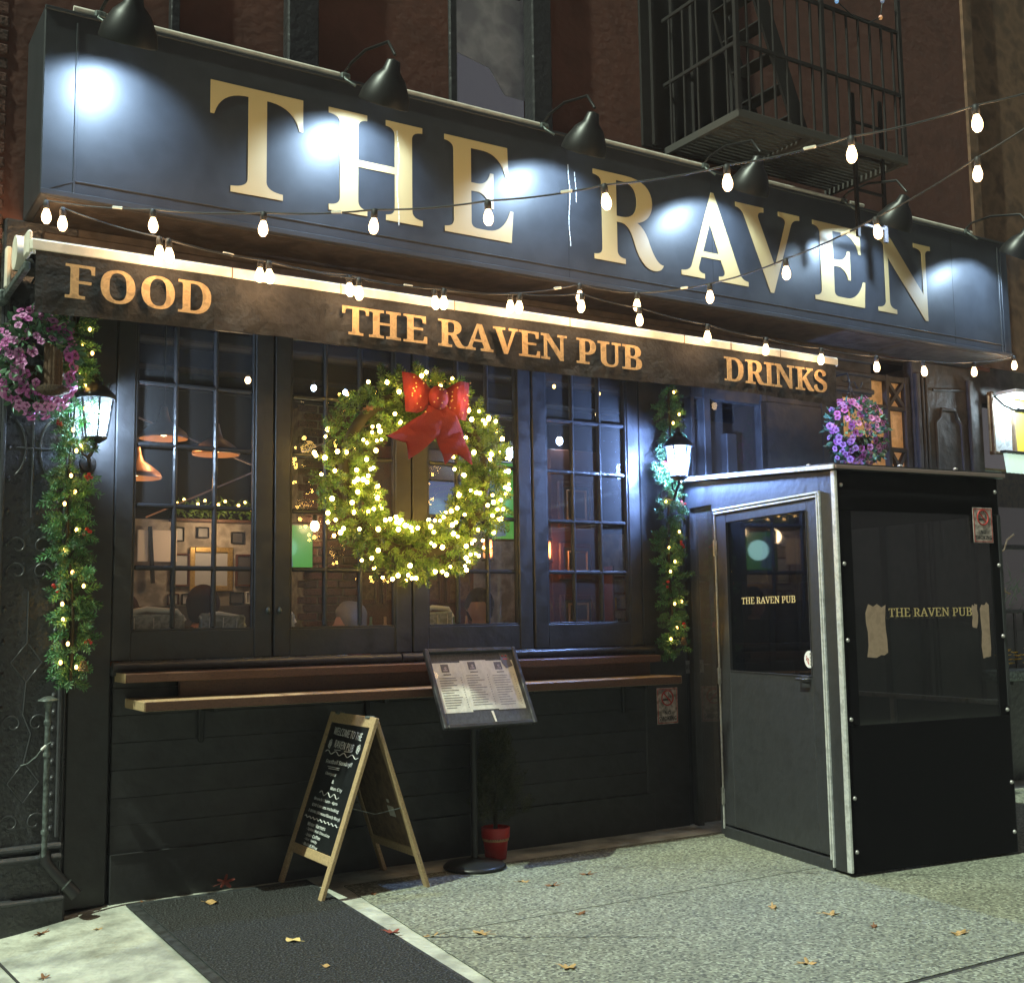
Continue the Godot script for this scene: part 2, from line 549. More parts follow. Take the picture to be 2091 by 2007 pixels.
func build_ground() -> void:
	var st := noise(0.9, FastNoiseLite.TYPE_SIMPLEX_SMOOTH, 5, 101)
	var st2 := noise(4.0, FastNoiseLite.TYPE_SIMPLEX_SMOOTH, 4, 102)
	var tone := func(px: float, pz: float) -> float:
		return clampf(0.95 + 0.2 * st.get_noise_2d(px, pz) + 0.1 * st2.get_noise_2d(px, pz), 0.5, 1.12)
	var b := Bld.new()
	var grid := func(x0: float, x1: float, z0: float, z1: float, s: float, dark: float) -> void:
		var nx := int(ceil((x1 - x0) / s))
		var nz := int(ceil((z1 - z0) / s))
		for i in nx:
			for j in nz:
				var xa := x0 + (x1 - x0) * i / nx
				var xb := x0 + (x1 - x0) * (i + 1) / nx
				var za := z0 + (z1 - z0) * j / nz
				var zb := z0 + (z1 - z0) * (j + 1) / nz
				var P := func(u: float, w: float) -> void:
					var t: float = tone.call(u, w) * dark
					b.col = Color(t, t, t)
					b.add(Vector3(u, ground_h(u), w), Vector3.UP)
				P.call(xa, zb); P.call(xa, za); P.call(xb, zb)
				P.call(xb, zb); P.call(xa, za); P.call(xb, za)
	grid.call(-3.0, 4.0, -0.1, 4.0, 0.07, 1.0)
	grid.call(4.0, 14.0, -0.1, 4.0, 0.4, 0.9)
	grid.call(-14.0, 30.0, 4.0, 9.0, 0.5, 0.9)
	grid.call(-14.0, -3.0, -0.1, 4.0, 0.5, 0.9)
	struct("sidewalk", b, M.concrete)
	# exposed-aggregate slabs laid 6 mm proud, with open joints between them
	var edge := func(z: float) -> float: return 2.74 - 0.105 * z + 0.008 * st2.get_noise_1d(z * 3.0)
	for s in [[0.33, 1.503, "a"], [1.511, 3.20, "b"], [3.225, 6.2, "c"]]:
		b = Bld.new()
		var nz := int((s[1] - s[0]) / 0.07)
		var nx := 60
		var yy := 0.006 if s[2] != "c" else 0.004
		for j in nz:
			var za: float = lerpf(s[0], s[1], float(j) / nz)
			var zb: float = lerpf(s[0], s[1], float(j + 1) / nz)
			for i in nx:
				var q: Array = []
				for k in [[i, zb], [i, za], [i + 1, zb], [i + 1, zb], [i, za], [i + 1, za]]:
					var u: float = lerpf(edge.call(k[1]), 9.5, pow(float(k[0]) / nx, 1.4))
					var t: float = tone.call(u, k[1])
					b.col = Color(t, t * 1.0, t * 0.97)
					b.add(Vector3(u, yy, k[1]), Vector3.UP)
		var a0 := Vector3(edge.call(s[0]), yy, s[0])
		b.col = Color(0.6, 0.6, 0.6)
		for e in [[Vector3(9.5, yy, s[1]), Vector3(edge.call(s[1]), yy, s[1])], [Vector3(edge.call(s[0]), yy, s[0]), Vector3(9.5, yy, s[0])], [Vector3(edge.call(s[1]), yy, s[1]), a0]]:
			b.quad(e[0], e[1], e[1] - Vector3(0, yy + 0.002, 0), e[0] - Vector3(0, yy + 0.002, 0))
		struct("paving_slab", b, M.aggregate)
	# a hairline crack that crosses the second slab, and the dirt in the joints
	b = Bld.new()
	var prev := Vector3(2.58, 0.0085, 1.53)
	for i in 26:
		var t := (i + 1) / 26.0
		var p := Vector3(2.58 + 0.95 * t, 0.0085, 1.53 + 0.66 * t + 0.012 * sin(i * 2.3) + 0.01 * sin(i * 5.1))
		var w := 0.0035 * (1.0 - 0.6 * t) + 0.002 * absf(sin(i * 1.7))
		b.quad(prev + Vector3(0, 0, w), p + Vector3(0, 0, w), p - Vector3(0, 0, w), prev - Vector3(0, 0, w))
		prev = p
	struct("pavement_crack", b, M.dark_joint)
	b = Bld.new()
	b.box(Vector3(6.0, 0.001, 3.2125), Vector3(7.0, 0.003, 0.02))
	b.box(Vector3(6.0, 0.001, 1.507), Vector3(6.6, 0.002, 0.006))
	struct("pavement_joint", b, M.dark_joint)
	b = Bld.new()
	b.box(Vector3(0.98, -0.082, 1.35), Vector3(0.012, 0.008, 2.6), 0.0, Basis(Vector3.UP, 0.06))
	struct("pavement_joint", b, M.dark_joint)
	b = Bld.new()
	b.box(Vector3(8, -0.06, 9.08), Vector3(44, 0.16, 0.15), 0.01)
	struct("kerb", b, M.concrete)
	b = Bld.new()
	b.box(Vector3(8, -0.19, 60.0), Vector3(160, 0.1, 101.7))
	struct("road", b, M.asphalt)

# ---- the pub building ----
func leaf(parent: Node, x0: float, x1: float, g0: float, g1: float) -> void:
	# one glazed door leaf: stiles and rails, glazing bars and fifteen panes
	var rows := [1.408, 1.75, 2.091, 2.427, 2.774, 3.12]
	var b := Bld.new()
	var z := -0.03
	var d := 0.07
	b.box(Vector3((x0 + g0) / 2, 2.22, z), Vector3(g0 - x0, 1.94, d), 0.006)
	b.box(Vector3((x1 + g1) / 2, 2.22, z), Vector3(x1 - g1, 1.94, d), 0.006)
	b.box(Vector3((g0 + g1) / 2, 1.329, z - 0.001), Vector3(g1 - g0 + 0.004, 0.158, d - 0.004), 0.004)
	b.box(Vector3((g0 + g1) / 2, 3.155, z - 0.001), Vector3(g1 - g0 + 0.004, 0.07, d - 0.004), 0.004)
	# a bead round the glass
	for k in [[g0 + 0.006, 0], [g1 - 0.006, 0]]:
		b.box(Vector3(k[0], 2.264, z + 0.012), Vector3(0.012, 1.712, 0.03), 0.003)
	b.box(Vector3((g0 + g1) / 2, 1.414, z + 0.012), Vector3(g1 - g0 - 0.024, 0.012, 0.034), 0.003)
	var w := obj("window", b, M.black, parent)
	var cw := (g1 - g0) / 3.0
	for i in [1, 2]:
		b = Bld.new()
		b.box(Vector3(g0 + cw * i, 2.264, z + 0.004), Vector3(0.024, 1.69, 0.036), 0.008)
		obj("glazing_bar", b, M.blackgloss, w)
	for j in [1, 2, 3, 4]:
		b = Bld.new()
		b.box(Vector3((g0 + g1) / 2, rows[j], z + 0.006), Vector3(g1 - g0 - 0.026, 0.026, 0.03), 0.008)
		obj("glazing_bar", b, M.blackgloss, w)
	for i in 3:
		for j in 5:
			b = Bld.new()
			var tilt := Basis(Vector3.UP, rnd(-0.004, 0.004)) * Basis(Vector3.RIGHT, rnd(-0.004, 0.004))
			var xa := g0 + cw * i + 0.013
			var xb := g0 + cw * (i + 1) - 0.013
			var ya: float = rows[j] + 0.014
			var yb: float = rows[j + 1] - 0.014
			var c := Vector3((xa + xb) / 2, (ya + yb) / 2, z - 0.006)
			var hx := (xb - xa) / 2
			var hy := (yb - ya) / 2
			b.quad(c + tilt * Vector3(-hx, -hy, 0), c + tilt * Vector3(hx, -hy, 0), c + tilt * Vector3(hx, hy, 0), c + tilt * Vector3(-hx, hy, 0))
			obj("pane", b, M.pane, w)

func build_pub() -> void:
	var t := thing("pub_building", "black painted pub front with four multi-pane windows under a red brown upper wall", "building", Vector3(1.3, 0, 0), "", true)
	var b := Bld.new()
	# upper wall round one window
	b.box(Vector3(2.17, 8.0, -0.15), Vector3(2.84, 8.86, 0.3))
	b.box(Vector3(6.72, 8.0, -0.15), Vector3(4.7, 8.86, 0.3))
	b.box(Vector3(3.98, 4.0, -0.15), Vector3(0.78, 0.86, 0.3))
	b.box(Vector3(3.98, 9.5, -0.15), Vector3(0.78, 5.86, 0.3))
	obj("upper_wall", b, M.stucco, t)
	b = Bld.new()
	b.box(Vector3(2.545, 8.0, 0.045), Vector3(0.2, 8.8, 0.09), 0.01)
	b.box(Vector3(1.78, 8.0, 0.03), Vector3(0.05, 8.8, 0.06), 0.005)
	obj("downpipe", b, M.blackgloss, t)
	b = Bld.new()
	b.box(Vector3(4.29, 5.5, 0.01), Vector3(0.16, 2.2, 0.12), 0.01)
	b.box(Vector3(3.62, 5.5, -0.02), Vector3(0.06, 2.2, 0.08), 0.01)
	b.box(Vector3(3.93, 4.47, 0.03), Vector3(0.9, 0.09, 0.16), 0.01)
	b.box(Vector3(3.93, 5.75, -0.06), Vector3(0.56, 0.05, 0.05), 0.006)
	var uw := obj("window", b, M.blackgloss, t)
	b = Bld.new()
	b.quad(Vector3(3.65, 4.5, -0.07), Vector3(4.21, 4.5, -0.07), Vector3(4.21, 6.4, -0.07), Vector3(3.65, 6.4, -0.07))
	obj("pane", b, M.pane, uw)
	b = Bld.new()
	b.prism(PackedVector2Array([Vector2(3.6, 5.2), Vector2(3.75, 5.27), Vector2(4.0, 5.22), Vector2(4.12, 5.05), Vector2(4.3, 5.05), Vector2(4.3, 6.6), Vector2(3.6, 6.6)]), -0.16, -0.15)
	obj("reflection_shape", b, M.windowgrey, uw)  # pale glowing shape that stands in for a reflection on the pane
	# dark shuttered opening behind the fire escape
	b = Bld.new()
	b.box(Vector3(5.68, 5.9, 0.005), Vector3(0.98, 2.1, 0.03), 0.004)
	obj("shuttered_opening", b, M.matblack, t)
	for i in 5:
		b = Bld.new()
		b.box(Vector3(5.29 + 0.195 * i, 5.9, 0.03), Vector3(0.03, 2.06, 0.03), 0.004)
		obj("shutter_bar", b, M.matblack, t)
	# wall between the windows and the sign
	b = Bld.new()
	b.box(Vector3(4.3, 3.385, -0.06), Vector3(6.4, 0.37, 0.16), 0.004)
	obj("fascia", b, M.brownboard, t)
	for k in [[3.49, 0.05, 0.045], [3.37, 0.03, 0.035], [3.235, 0.04, 0.03]]:
		b = Bld.new()
		b.box(Vector3(4.3, k[0], 0.02 + k[2] / 2), Vector3(6.4, k[1], k[2]), 0.008)
		obj("moulding", b, M.brownboard, t)
	b = Bld.new()
	b.box(Vector3(4.9, 3.5695, 0.22), Vector3(7.7, 0.004, 0.44))
	b.box(Vector3(4.9, 3.56, -0.1), Vector3(7.6, 0.02, 0.1))
	obj("soffit", b, M.brownboard, t)
	# four glazed leaves and the posts round them
	for q in [[1.515, 2.404, 1.615, 2.297], [2.414, 3.30, 2.514, 3.192], [3.31, 4.186, 3.417, 4.083], [4.20, 5.09, 4.31, 4.988]]:
		leaf(t, q[0], q[1], q[2], q[3])
	b = Bld.new()
	b.box(Vector3(1.405, 1.60, -0.052), Vector3(0.215, 3.2, 0.11), 0.006)
	obj("flat_board", b, M.black, t)
	b = Bld.new()
	b.box(Vector3(5.28, 1.60, -0.052), Vector3(0.37, 3.2, 0.11), 0.006)
	obj("flat_board", b, M.black, t)
	# moulded sill roll
	for q in [[1.515, 3.205], [3.215, 3.69], [3.70, 5.155]]:
		b = Bld.new()
		b.tube([Vector3(q[0], 1.222, 0.03), Vector3(q[1], 1.222, 0.03)], 0.027, 14)
		b.box(Vector3((q[0] + q[1]) / 2, 1.2, 0.0), Vector3(q[1] - q[0], 0.05, 0.06), 0.004)
		obj("sill_roll", b, M.blackgloss, t)
	# lower wall of wide boards over a plinth board
	var ys := [0.25, 0.393, 0.536, 0.679, 0.822, 0.965, 1.108, 1.195]
	for i in ys.size() - 1:
		b = Bld.new()
		b.box(Vector3(3.34, (ys[i] + ys[i + 1]) / 2, -0.03 + 0.002 * sin(i * 4.0)), Vector3(3.62, ys[i + 1] - ys[i] - 0.0012, 0.05), 0.0018)
		obj("plank", b, M.black, t)
	b = Bld.new()
	b.box(Vector3(3.34, 0.115, -0.02), Vector3(3.62, 0.262, 0.06), 0.003)
	b.box(Vector3(3.34, 0.247, 0.0), Vector3(3.62, 0.006, 0.032), 0.001)
	obj("plinth_board", b, M.black, t)
	b = Bld.new()
	b.box(Vector3(3.4, 0.6, -0.09), Vector3(4.2, 1.2, 0.06))
	obj("backing_wall", b, M.signdark, t)
	# entry doors behind the vestibule
	b = Bld.new()
	for q in [[5.47, 5.50], [5.60, 5.635], [5.725, 5.79], [6.3, 6.36], [6.95, 7.1]]:
		b.box(Vector3((q[0] + q[1]) / 2, 1.6, -0.06), Vector3(q[1] - q[0], 3.2, 0.08), 0.005)
	for q in [[0.55, 1.1], [2.2, 0.1], [1.72, 0.05], [3.12, 0.16]]:
		b.box(Vector3(6.28, q[0], -0.062), Vector3(1.6, q[1], 0.072), 0.005)
	b.box(Vector3(6.0, 1.4, -0.064), Vector3(0.1, 2.8, 0.068), 0.005)
	b.box(Vector3(6.62, 2.65, -0.05), Vector3(0.66, 0.85, 0.06), 0.005)
	var ed := obj("entry_door", b, M.black, t)
	for q in [[5.5, 5.6], [5.635, 5.725], [5.79, 5.95], [6.05, 6.3]]:
		for r in [[1.1, 1.695], [1.745, 2.15], [2.25, 3.04]]:
			b = Bld.new()
			b.quad(Vector3(q[0], r[0], -0.07), Vector3(q[1], r[0], -0.07), Vector3(q[1], r[1], -0.07), Vector3(q[0], r[1], -0.07))
			obj("pane", b, M.pane, ed)
	# cream-lit leaded window right of the entry
	b = Bld.new()
	for q in [[7.12, 0.1], [7.71, 0.04], [7.95, 0.06]]:
		b.box(Vector3(q[0], 2.95, -0.02), Vector3(q[1], 0.92, 0.05), 0.005)
	for q in [[3.38, 0.05], [3.135, 0.035], [2.79, 0.035], [2.5, 0.06]]:
		b.box(Vector3(7.53, q[0], -0.022), Vector3(0.9, q[1], 0.046), 0.005)
	for q in [[3.15, 3.355], [2.52, 2.775]]:
		b.bar(Vector3(7.73, q[0], -0.023), Vector3(7.92, q[1], -0.023), 0.03, 0.04, Vector3(0, 0, 1))
		b.bar(Vector3(7.92, q[0], -0.024), Vector3(7.73, q[1], -0.024), 0.03, 0.04, Vector3(0, 0, 1))
	b.box(Vector3(7.53, 1.25, -0.06), Vector3(0.9, 2.5, 0.1), 0.005)
	var cw := obj("window", b, M.brownboard, t)
	for q in [[7.17, 7.69], [7.73, 7.92]]:
		for r in [[3.153, 3.355], [2.808, 3.117], [2.53, 2.772]]:
			b = Bld.new()
			b.quad(Vector3(q[0], r[0], -0.045), Vector3(q[1], r[0], -0.045), Vector3(q[1], r[1], -0.045), Vector3(q[0], r[1], -0.045))
			obj("pane", b, M.pane, cw)
	b = Bld.new()
	b.box(Vector3(7.55, 2.95, -0.09), Vector3(0.86, 0.9, 0.01))
	obj("blind", b, M.blind, cw)
	b = Bld.new()
	b.tube([Vector3(7.17, 3.3, 0.02), Vector3(7.26, 3.3, 0.05), Vector3(7.28, 3.25, 0.06), Vector3(7.32, 3.25, 0.06), Vector3(7.34, 3.3, 0.06)], 0.006, 6)
	obj("hook", b, M.blackgloss, t)
	# carved pilaster at the right end
	b = Bld.new()
	b.box(Vector3(8.39, 1.78, -0.03), Vector3(0.78, 3.57, 0.1), 0.01)
	for q in [[8.03, 0.05, 0.04], [8.10, 0.03, 0.03], [8.16, 0.03, 0.02], [8.72, 0.06, 0.04]]:
		b.box(Vector3(q[0], 1.75, 0.02 + q[2] / 2), Vector3(q[1], 3.4, q[2]), 0.008)
	b.tube([Vector3(8.27, 1.9, 0.02), Vector3(8.27, 3.05, 0.02), Vector3(8.33, 3.1, 0.02), Vector3(8.35, 3.17, 0.02), Vector3(8.53, 3.17, 0.02), Vector3(8.55, 3.1, 0.02), Vector3(8.61, 3.05, 0.02), Vector3(8.61, 1.9, 0.02)], 0.018, 8)
	b.tube([Vector3(8.25, 3.33, 0.02), Vector3(8.66, 3.36, 0.02)], 0.014, 8)
	obj("carved_pilaster", b, M.brownboard, t)
	# cast-iron pilaster at the left end, with its relief
	var p := thing("cast_iron_pilaster", "tall black cast iron pilaster with raised ornament at the pub's left end", "pilaster", Vector3(1.1, -0.08, 0.03), "", true)
	b = Bld.new()
	b.box(Vector3(1.105, 1.7, -0.02), Vector3(0.37, 3.74, 0.1), 0.01)
	b.box(Vector3(1.105, -0.02, 0.0), Vector3(0.385, 0.2, 0.15), 0.012)
	obj("shaft", b, M.iron, p)
	b = Bld.new()
	b.box(Vector3(1.10, 0.335, 0.04), Vector3(0.37, 0.035, 0.06), 0.012)
	b.box(Vector3(1.10, 0.285, 0.05), Vector3(0.37, 0.035, 0.07), 0.014)
	b.box(Vector3(1.10, 0.082, 0.055), Vector3(0.39, 0.022, 0.07), 0.008)
	obj("base_moulding", b, M.ironrelief, p)
	b = Bld.new()
	for q in [0.945, 1.255]:
		b.box(Vector3(q, 1.85, 0.037), Vector3(0.022, 2.95, 0.02), 0.006)
	b.box(Vector3(1.276, 1.6, 0.034), Vector3(0.008, 3.0, 0.016), 0.003)
	obj("edge_bead", b, M.ironrelief, p)
	var C := Vector3(1.09, 0, 0.033)
	b = Bld.new()
	b.tube([C + Vector3(-0.075, 1.26, 0), C + Vector3(0, 1.36, 0), C + Vector3(0.075, 1.26, 0), C + Vector3(0, 1.16, 0)], 0.005, 6, false, true)
	b.tube([C + Vector3(-0.075, 0.66, 0), C + Vector3(0, 0.76, 0), C + Vector3(0.075, 0.66, 0), C + Vector3(0, 0.56, 0)], 0.005, 6, false, true)
	b.tube([C + Vector3(0, 1.36, 0), C + Vector3(0, 1.62, 0)], 0.005, 6)
	b.tube([C + Vector3(0, 1.16, 0), C + Vector3(-0.01, 1.0, 0), C + Vector3(0.03, 0.9, 0), C + Vector3(0, 0.76, 0)], 0.005, 6)
	b.tube([C + Vector3(0, 2.56, 0), C + Vector3(0, 2.0, 0)], 0.006, 6)
	b.tube([C + Vector3(-0.08, 2.36, 0), C + Vector3(0.09, 2.36, 0)], 0.006, 6)
	for s in [-1.0, 1.0]:
		var arc: Array = []
		for i in 13:
			var a := lerpf(-1.15, 1.15, i / 12.0)
			arc.append(C + Vector3(s * (0.125 - 0.09 * cos(a)) * -1.0 + s * 0.0, 2.36 + 0.16 * sin(a), 0))
		b.tube(arc, 0.006, 6)
		for y0 in [1.85, 1.72, 0.95, 0.46]:
			var sp: Array = []
			for i in 15:
				var a := i * 0.42
				var r := 0.055 * (1.0 - i / 18.0)
				sp.append(C + Vector3(s * (0.06 + r * cos(a)), y0 + r * sin(a), 0.0))
			b.tube(sp, 0.0055, 6)
	for i in 26:
		var y0 := 0.42 + i * 0.083
		b.ball(C + Vector3(0.135 + 0.004 * sin(i * 3.1), y0, 0.0), Vector3(0.012, 0.022, 0.01), 6)
		if i % 2:
			b.ball(C + Vector3(-0.115, y0 + 0.03, 0.0), Vector3(0.01, 0.02, 0.008), 6)
	obj("ornament", b, M.ironrelief, p)

func build_neighbours() -> void:
	# brick building at the far left, brick by brick where it shows
	var t := thing("brick_building", "dark red brick house wall at the left edge beside the cast iron pilaster", "building", Vector3(0.4, 0, 0), "", true)
	var b := Bld.new()
	b.box(Vector3(-3.0, 4.0, -0.15), Vector3(7.84, 8.4, 0.26))
	obj("wall", b, M.mortar, t)
	b = Bld.new()
	b.box(Vector3(0.918, 2.2, -0.02), Vector3(0.012, 2.6, 0.04), 0.003)
	obj("mortar_edge", b, M.white_line, t)
	var meshes: Array = []
	for k in 4:
		b = Bld.new()
		b.box(Vector3.ZERO, Vector3(0.205 + 0.004 * k, 0.064, 0.05), 0.006 + 0.002 * k)
		meshes.append(b.mesh())
	var half: Array = []
	b = Bld.new()
	b.box(Vector3.ZERO, Vector3(0.098, 0.064, 0.05), 0.007)
	var hm := b.mesh()
	for row in 66:
		var y := 0.0 + 0.0775 * row
		var odd := row % 2
		if odd:
			piece("brick", hm, M["brick%d" % rng.randi_range(0, 2)], t, Transform3D(Basis(), Vector3(0.862, y, -0.02 + rnd(0, 0.006))))
			piece("brick", meshes[rng.randi_range(0, 3)], M["brick%d" % rng.randi_range(0, 2)], t, Transform3D(Basis(), Vector3(0.70, y, -0.02 + rnd(0, 0.006))))
		else:
			piece("brick", meshes[rng.randi_range(0, 3)], M["brick%d" % rng.randi_range(0, 2)], t, Transform3D(Basis(), Vector3(0.807, y, -0.02 + rnd(0, 0.006))))
			piece("brick", meshes[rng.randi_range(0, 3)], M["brick%d" % rng.randi_range(0, 2)], t, Transform3D(Basis(), Vector3(0.592, y, -0.02 + rnd(0, 0.006))))
	# the shop beyond the pub's right end
	t = thing("corner_shop", "shop front beyond the pub's right end with tan wall and dark window", "building", Vector3(9.2, 0, 0), "", true)
	b = Bld.new()
	b.box(Vector3(14.0, 8.2, -0.2), Vector3(9.9, 9.2, 0.3))
	b.box(Vector3(9.0, 6.0, -0.12), Vector3(0.12, 4.8, 0.3))
	obj("upper_wall", b, M.stuccotan, t)
	b = Bld.new()
	b.box(Vector3(8.87, 1.8, -0.06), Vector3(0.16, 3.6, 0.1), 0.01)
	b.box(Vector3(12, 3.45, -0.1), Vector3(6.2, 0.34, 0.14), 0.01)
	obj("wooden_surround", b, M.brownboard, t)
	b = Bld.new()
	b.box(Vector3(12, 0.42, -0.08), Vector3(6.2, 0.84, 0.12), 0.01)
	b.box(Vector3(12, 0.86, 0.02), Vector3(6.2, 0.05, 0.3), 0.01)
	for q in [8.97, 9.75, 10.5]:
		b.box(Vector3(q, 1.8, -0.08), Vector3(0.05, 1.9, 0.06), 0.005)
	b.box(Vector3(12, 2.02, -0.08), Vector3(6.2, 0.04, 0.05), 0.005)
	obj("window", b, M.blackgloss, t)
	b = Bld.new()
	b.box(Vector3(12, 2.55, -0.11), Vector3(6.2, 0.34, 0.03), 0.0)
	obj("boarding", b, M.hardboard, t)
	b = Bld.new()
	b.quad(Vector3(8.97, 0.88, -0.09), Vector3(14, 0.88, -0.09), Vector3(14, 2.7, -0.09), Vector3(8.97, 2.7, -0.09))
	obj("pane", b, M.doorglass, t)
	# a lit sign box with its lamp
	t = thing("light_box", "boxed shop sign with pale grey side and yellow face at the right edge", "sign", Vector3(9.1, 2.85, 0.2), "", true)
	b = Bld.new()
	b.box(Vector3(9.14, 3.1, 0.02), Vector3(0.30, 0.5, 0.02), 0.004)
	obj("side_panel", b, M.alum, t)
	b = Bld.new()
	b.box(Vector3(9.01, 3.1, 0.03), Vector3(0.03, 0.56, 0.05), 0.004)
	b.box(Vector3(9.14, 2.84, 0.03), Vector3(0.30, 0.02, 0.05), 0.004)
	b.box(Vector3(9.305, 3.1, 0.03), Vector3(0.025, 0.56, 0.06), 0.004)
	obj("frame", b, M.hardboard, t)
	b = Bld.new()
	b.box(Vector3(9.62, 3.09, 0.02), Vector3(0.6, 0.5, 0.02), 0.004)
	obj("face", b, mat("yellowface", 0.72, 0.5, 0.06, 0.5, {emit = Color(0.95, 0.72, 0.15), power = 0.25}), t)
	var lp := thing("shop_lamp", "white strip lamp on a bracket over the yellow sign box", "lamp", Vector3(9.1, 3.35, 0.2), "", true)
	b = Bld.new()
	b.tube([Vector3(9.06, 3.34, 0.04), Vector3(9.05, 3.24, 0.14), Vector3(9.10, 3.2, 0.2), Vector3(9.3, 3.2, 0.2), Vector3(9.5, 3.2, 0.2)], 0.012, 6)
	b.box(Vector3(9.2, 3.2, 0.2), Vector3(0.14, 0.04, 0.05), 0.006)
	obj("bracket", b, M.galv, lp)
	b = Bld.new()
	b.box(Vector3(9.4, 3.36, 0.16), Vector3(0.7, 0.03, 0.2), 0.006)
	obj("hood", b, M.white, lp)
	b = Bld.new()
	b.box(Vector3(9.4, 3.335, 0.16), Vector3(0.5, 0.014, 0.1), 0.004)
	obj("tube", b, M.cool, lp)
	lamp(lp, Vector3(9.25, 3.30, 0.17), 1.0, Color(0.85, 0.95, 1.0), 0.05)
	t = thing("pleated_shade", "white pleated fabric shade lit up under the yellow sign box", "shade", Vector3(9.2, 2.7, 0.1), "", true)
	b = Bld.new()
	for i in 14:
		var xa := 9.08 + 0.03 * i
		var za := 0.08 + 0.02 * (i % 2)
		var zb := 0.08 + 0.02 * ((i + 1) % 2)
		b.quad(Vector3(xa + 0.03, 2.66, za), Vector3(xa + 0.06, 2.66, zb), Vector3(xa + 0.03, 2.83, zb), Vector3(xa, 2.83, za))
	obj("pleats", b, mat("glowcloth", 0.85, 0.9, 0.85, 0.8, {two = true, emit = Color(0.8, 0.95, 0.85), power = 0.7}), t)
	b = Bld.new()
	b.box(Vector3(9.3, 2.845, 0.09), Vector3(0.48, 0.02, 0.06), 0.004)
	obj("rail", b, M.blackgloss, t)
	# planter, rail and plants outside the shop
	t = thing("flower_trough", "grey trough of yellow flowers on the ledge at the right edge", "planter", Vector3(8.9, 0.85, 0.2), "", true)
	b = Bld.new()
	b.box(Vector3(9.3, 0.92, 0.2), Vector3(1.4, 0.09, 0.24), 0.012)
	obj("trough", b, M.galv, t)
	for i in 34:
		b = Bld.new()
		var o := Vector3(8.66 + rnd(0, 0.8), 1.0 + rnd(0, 0.13), 0.2 + rnd(-0.1, 0.14))
		for k in 6:
			var a := TAU * k / 6 + rnd(0, 1)
			var u := Vector3(cos(a), 0.35, sin(a)) * 0.035
			var w := Vector3(-sin(a), 0, cos(a)) * 0.016
			b.col = Color(1, rnd(0.8, 1), 1)
			b.quad(o - w * 0.4, o + u * 0.7 - w, o + u, o + u * 0.7 + w)
		obj("flower", b, M.yellow, t)
	t = thing("black_railing", "low black railing with hooped top behind the yellow flowers", "railing", Vector3(9.1, 0.9, 0.1), "", true)
	b = Bld.new()
	b.box(Vector3(9.5, 1.45, 0.1), Vector3(1.6, 0.03, 0.03), 0.005)
	obj("rail", b, M.blackgloss, t)
	for i in 7:
		b = Bld.new()
		b.tube([Vector3(8.78 + 0.14 * i, 0.9, 0.1), Vector3(8.78 + 0.14 * i, 1.44, 0.1)], 0.009, 6)
		obj("baluster", b, M.blackgloss, t)
	t = thing("window_plants", "green strap leaved plants standing behind the black railing", "plant", Vector3(9.2, 1.2, 0.0), "", true)
	b = Bld.new()
	for i in 46:
		var o := Vector3(8.9 + rnd(0, 0.5), 1.5 + rnd(-0.1, 0.3), 0.02 + rnd(0, 0.06))
		var a := rnd(0, TAU)
		var q := o + Vector3(cos(a) * 0.16, rnd(-0.02, 0.2), absf(sin(a)) * 0.05)
		b.col = Color(rnd(0.7, 1.1), rnd(0.8, 1.2), 0.8)
		b.tri(o - Vector3(0.006, 0, 0), o + Vector3(0.006, 0, 0), q)
	obj("leaves", b, M.leafgreen, t).set_meta("kind", "stuff")
	b = Bld.new()
	b.tube([Vector3(8.95, 1.95, 0.05), Vector3(9.05, 1.98, 0.05), Vector3(9.1, 2.07, 0.05), Vector3(9.2, 2.12, 0.05)], 0.008, 6)
	obj("branch", b, M.oak, t)
	b = Bld.new()
	b.tube([Vector3(8.93, 1.72, 0.05), Vector3(9.0, 1.7, 0.05), Vector3(9.03, 1.62, 0.05), Vector3(9.1, 1.6, 0.05)], 0.008, 6)
	obj("branch", b, M.oak, t)

# ---- the room behind the windows ----
func frame(parent: Node, at: Vector3, w: float, h: float, border: float, fm: Material, pm: Material, dir := Vector3(0, 0, 1)) -> void:
	var b := Bld.new()
	var side := Vector3.UP.cross(dir)
	var bas := Basis(side, Vector3.UP, dir)
	for s in [-1.0, 1.0]:
		b.box(at + side * s * (w - border) / 2, Vector3(border, h, 0.03), 0.006, bas)
		b.box(at + Vector3.UP * s * (h - border) / 2 + dir * 0.001, Vector3(w - 2 * border + 0.004, border, 0.03), 0.006, bas)
	obj("frame", b, fm, parent)
	b = Bld.new()
	b.box(at - dir * 0.006, Vector3(w - border, h - border, 0.006), 0.0, bas)
	obj("print", b, pm, parent)

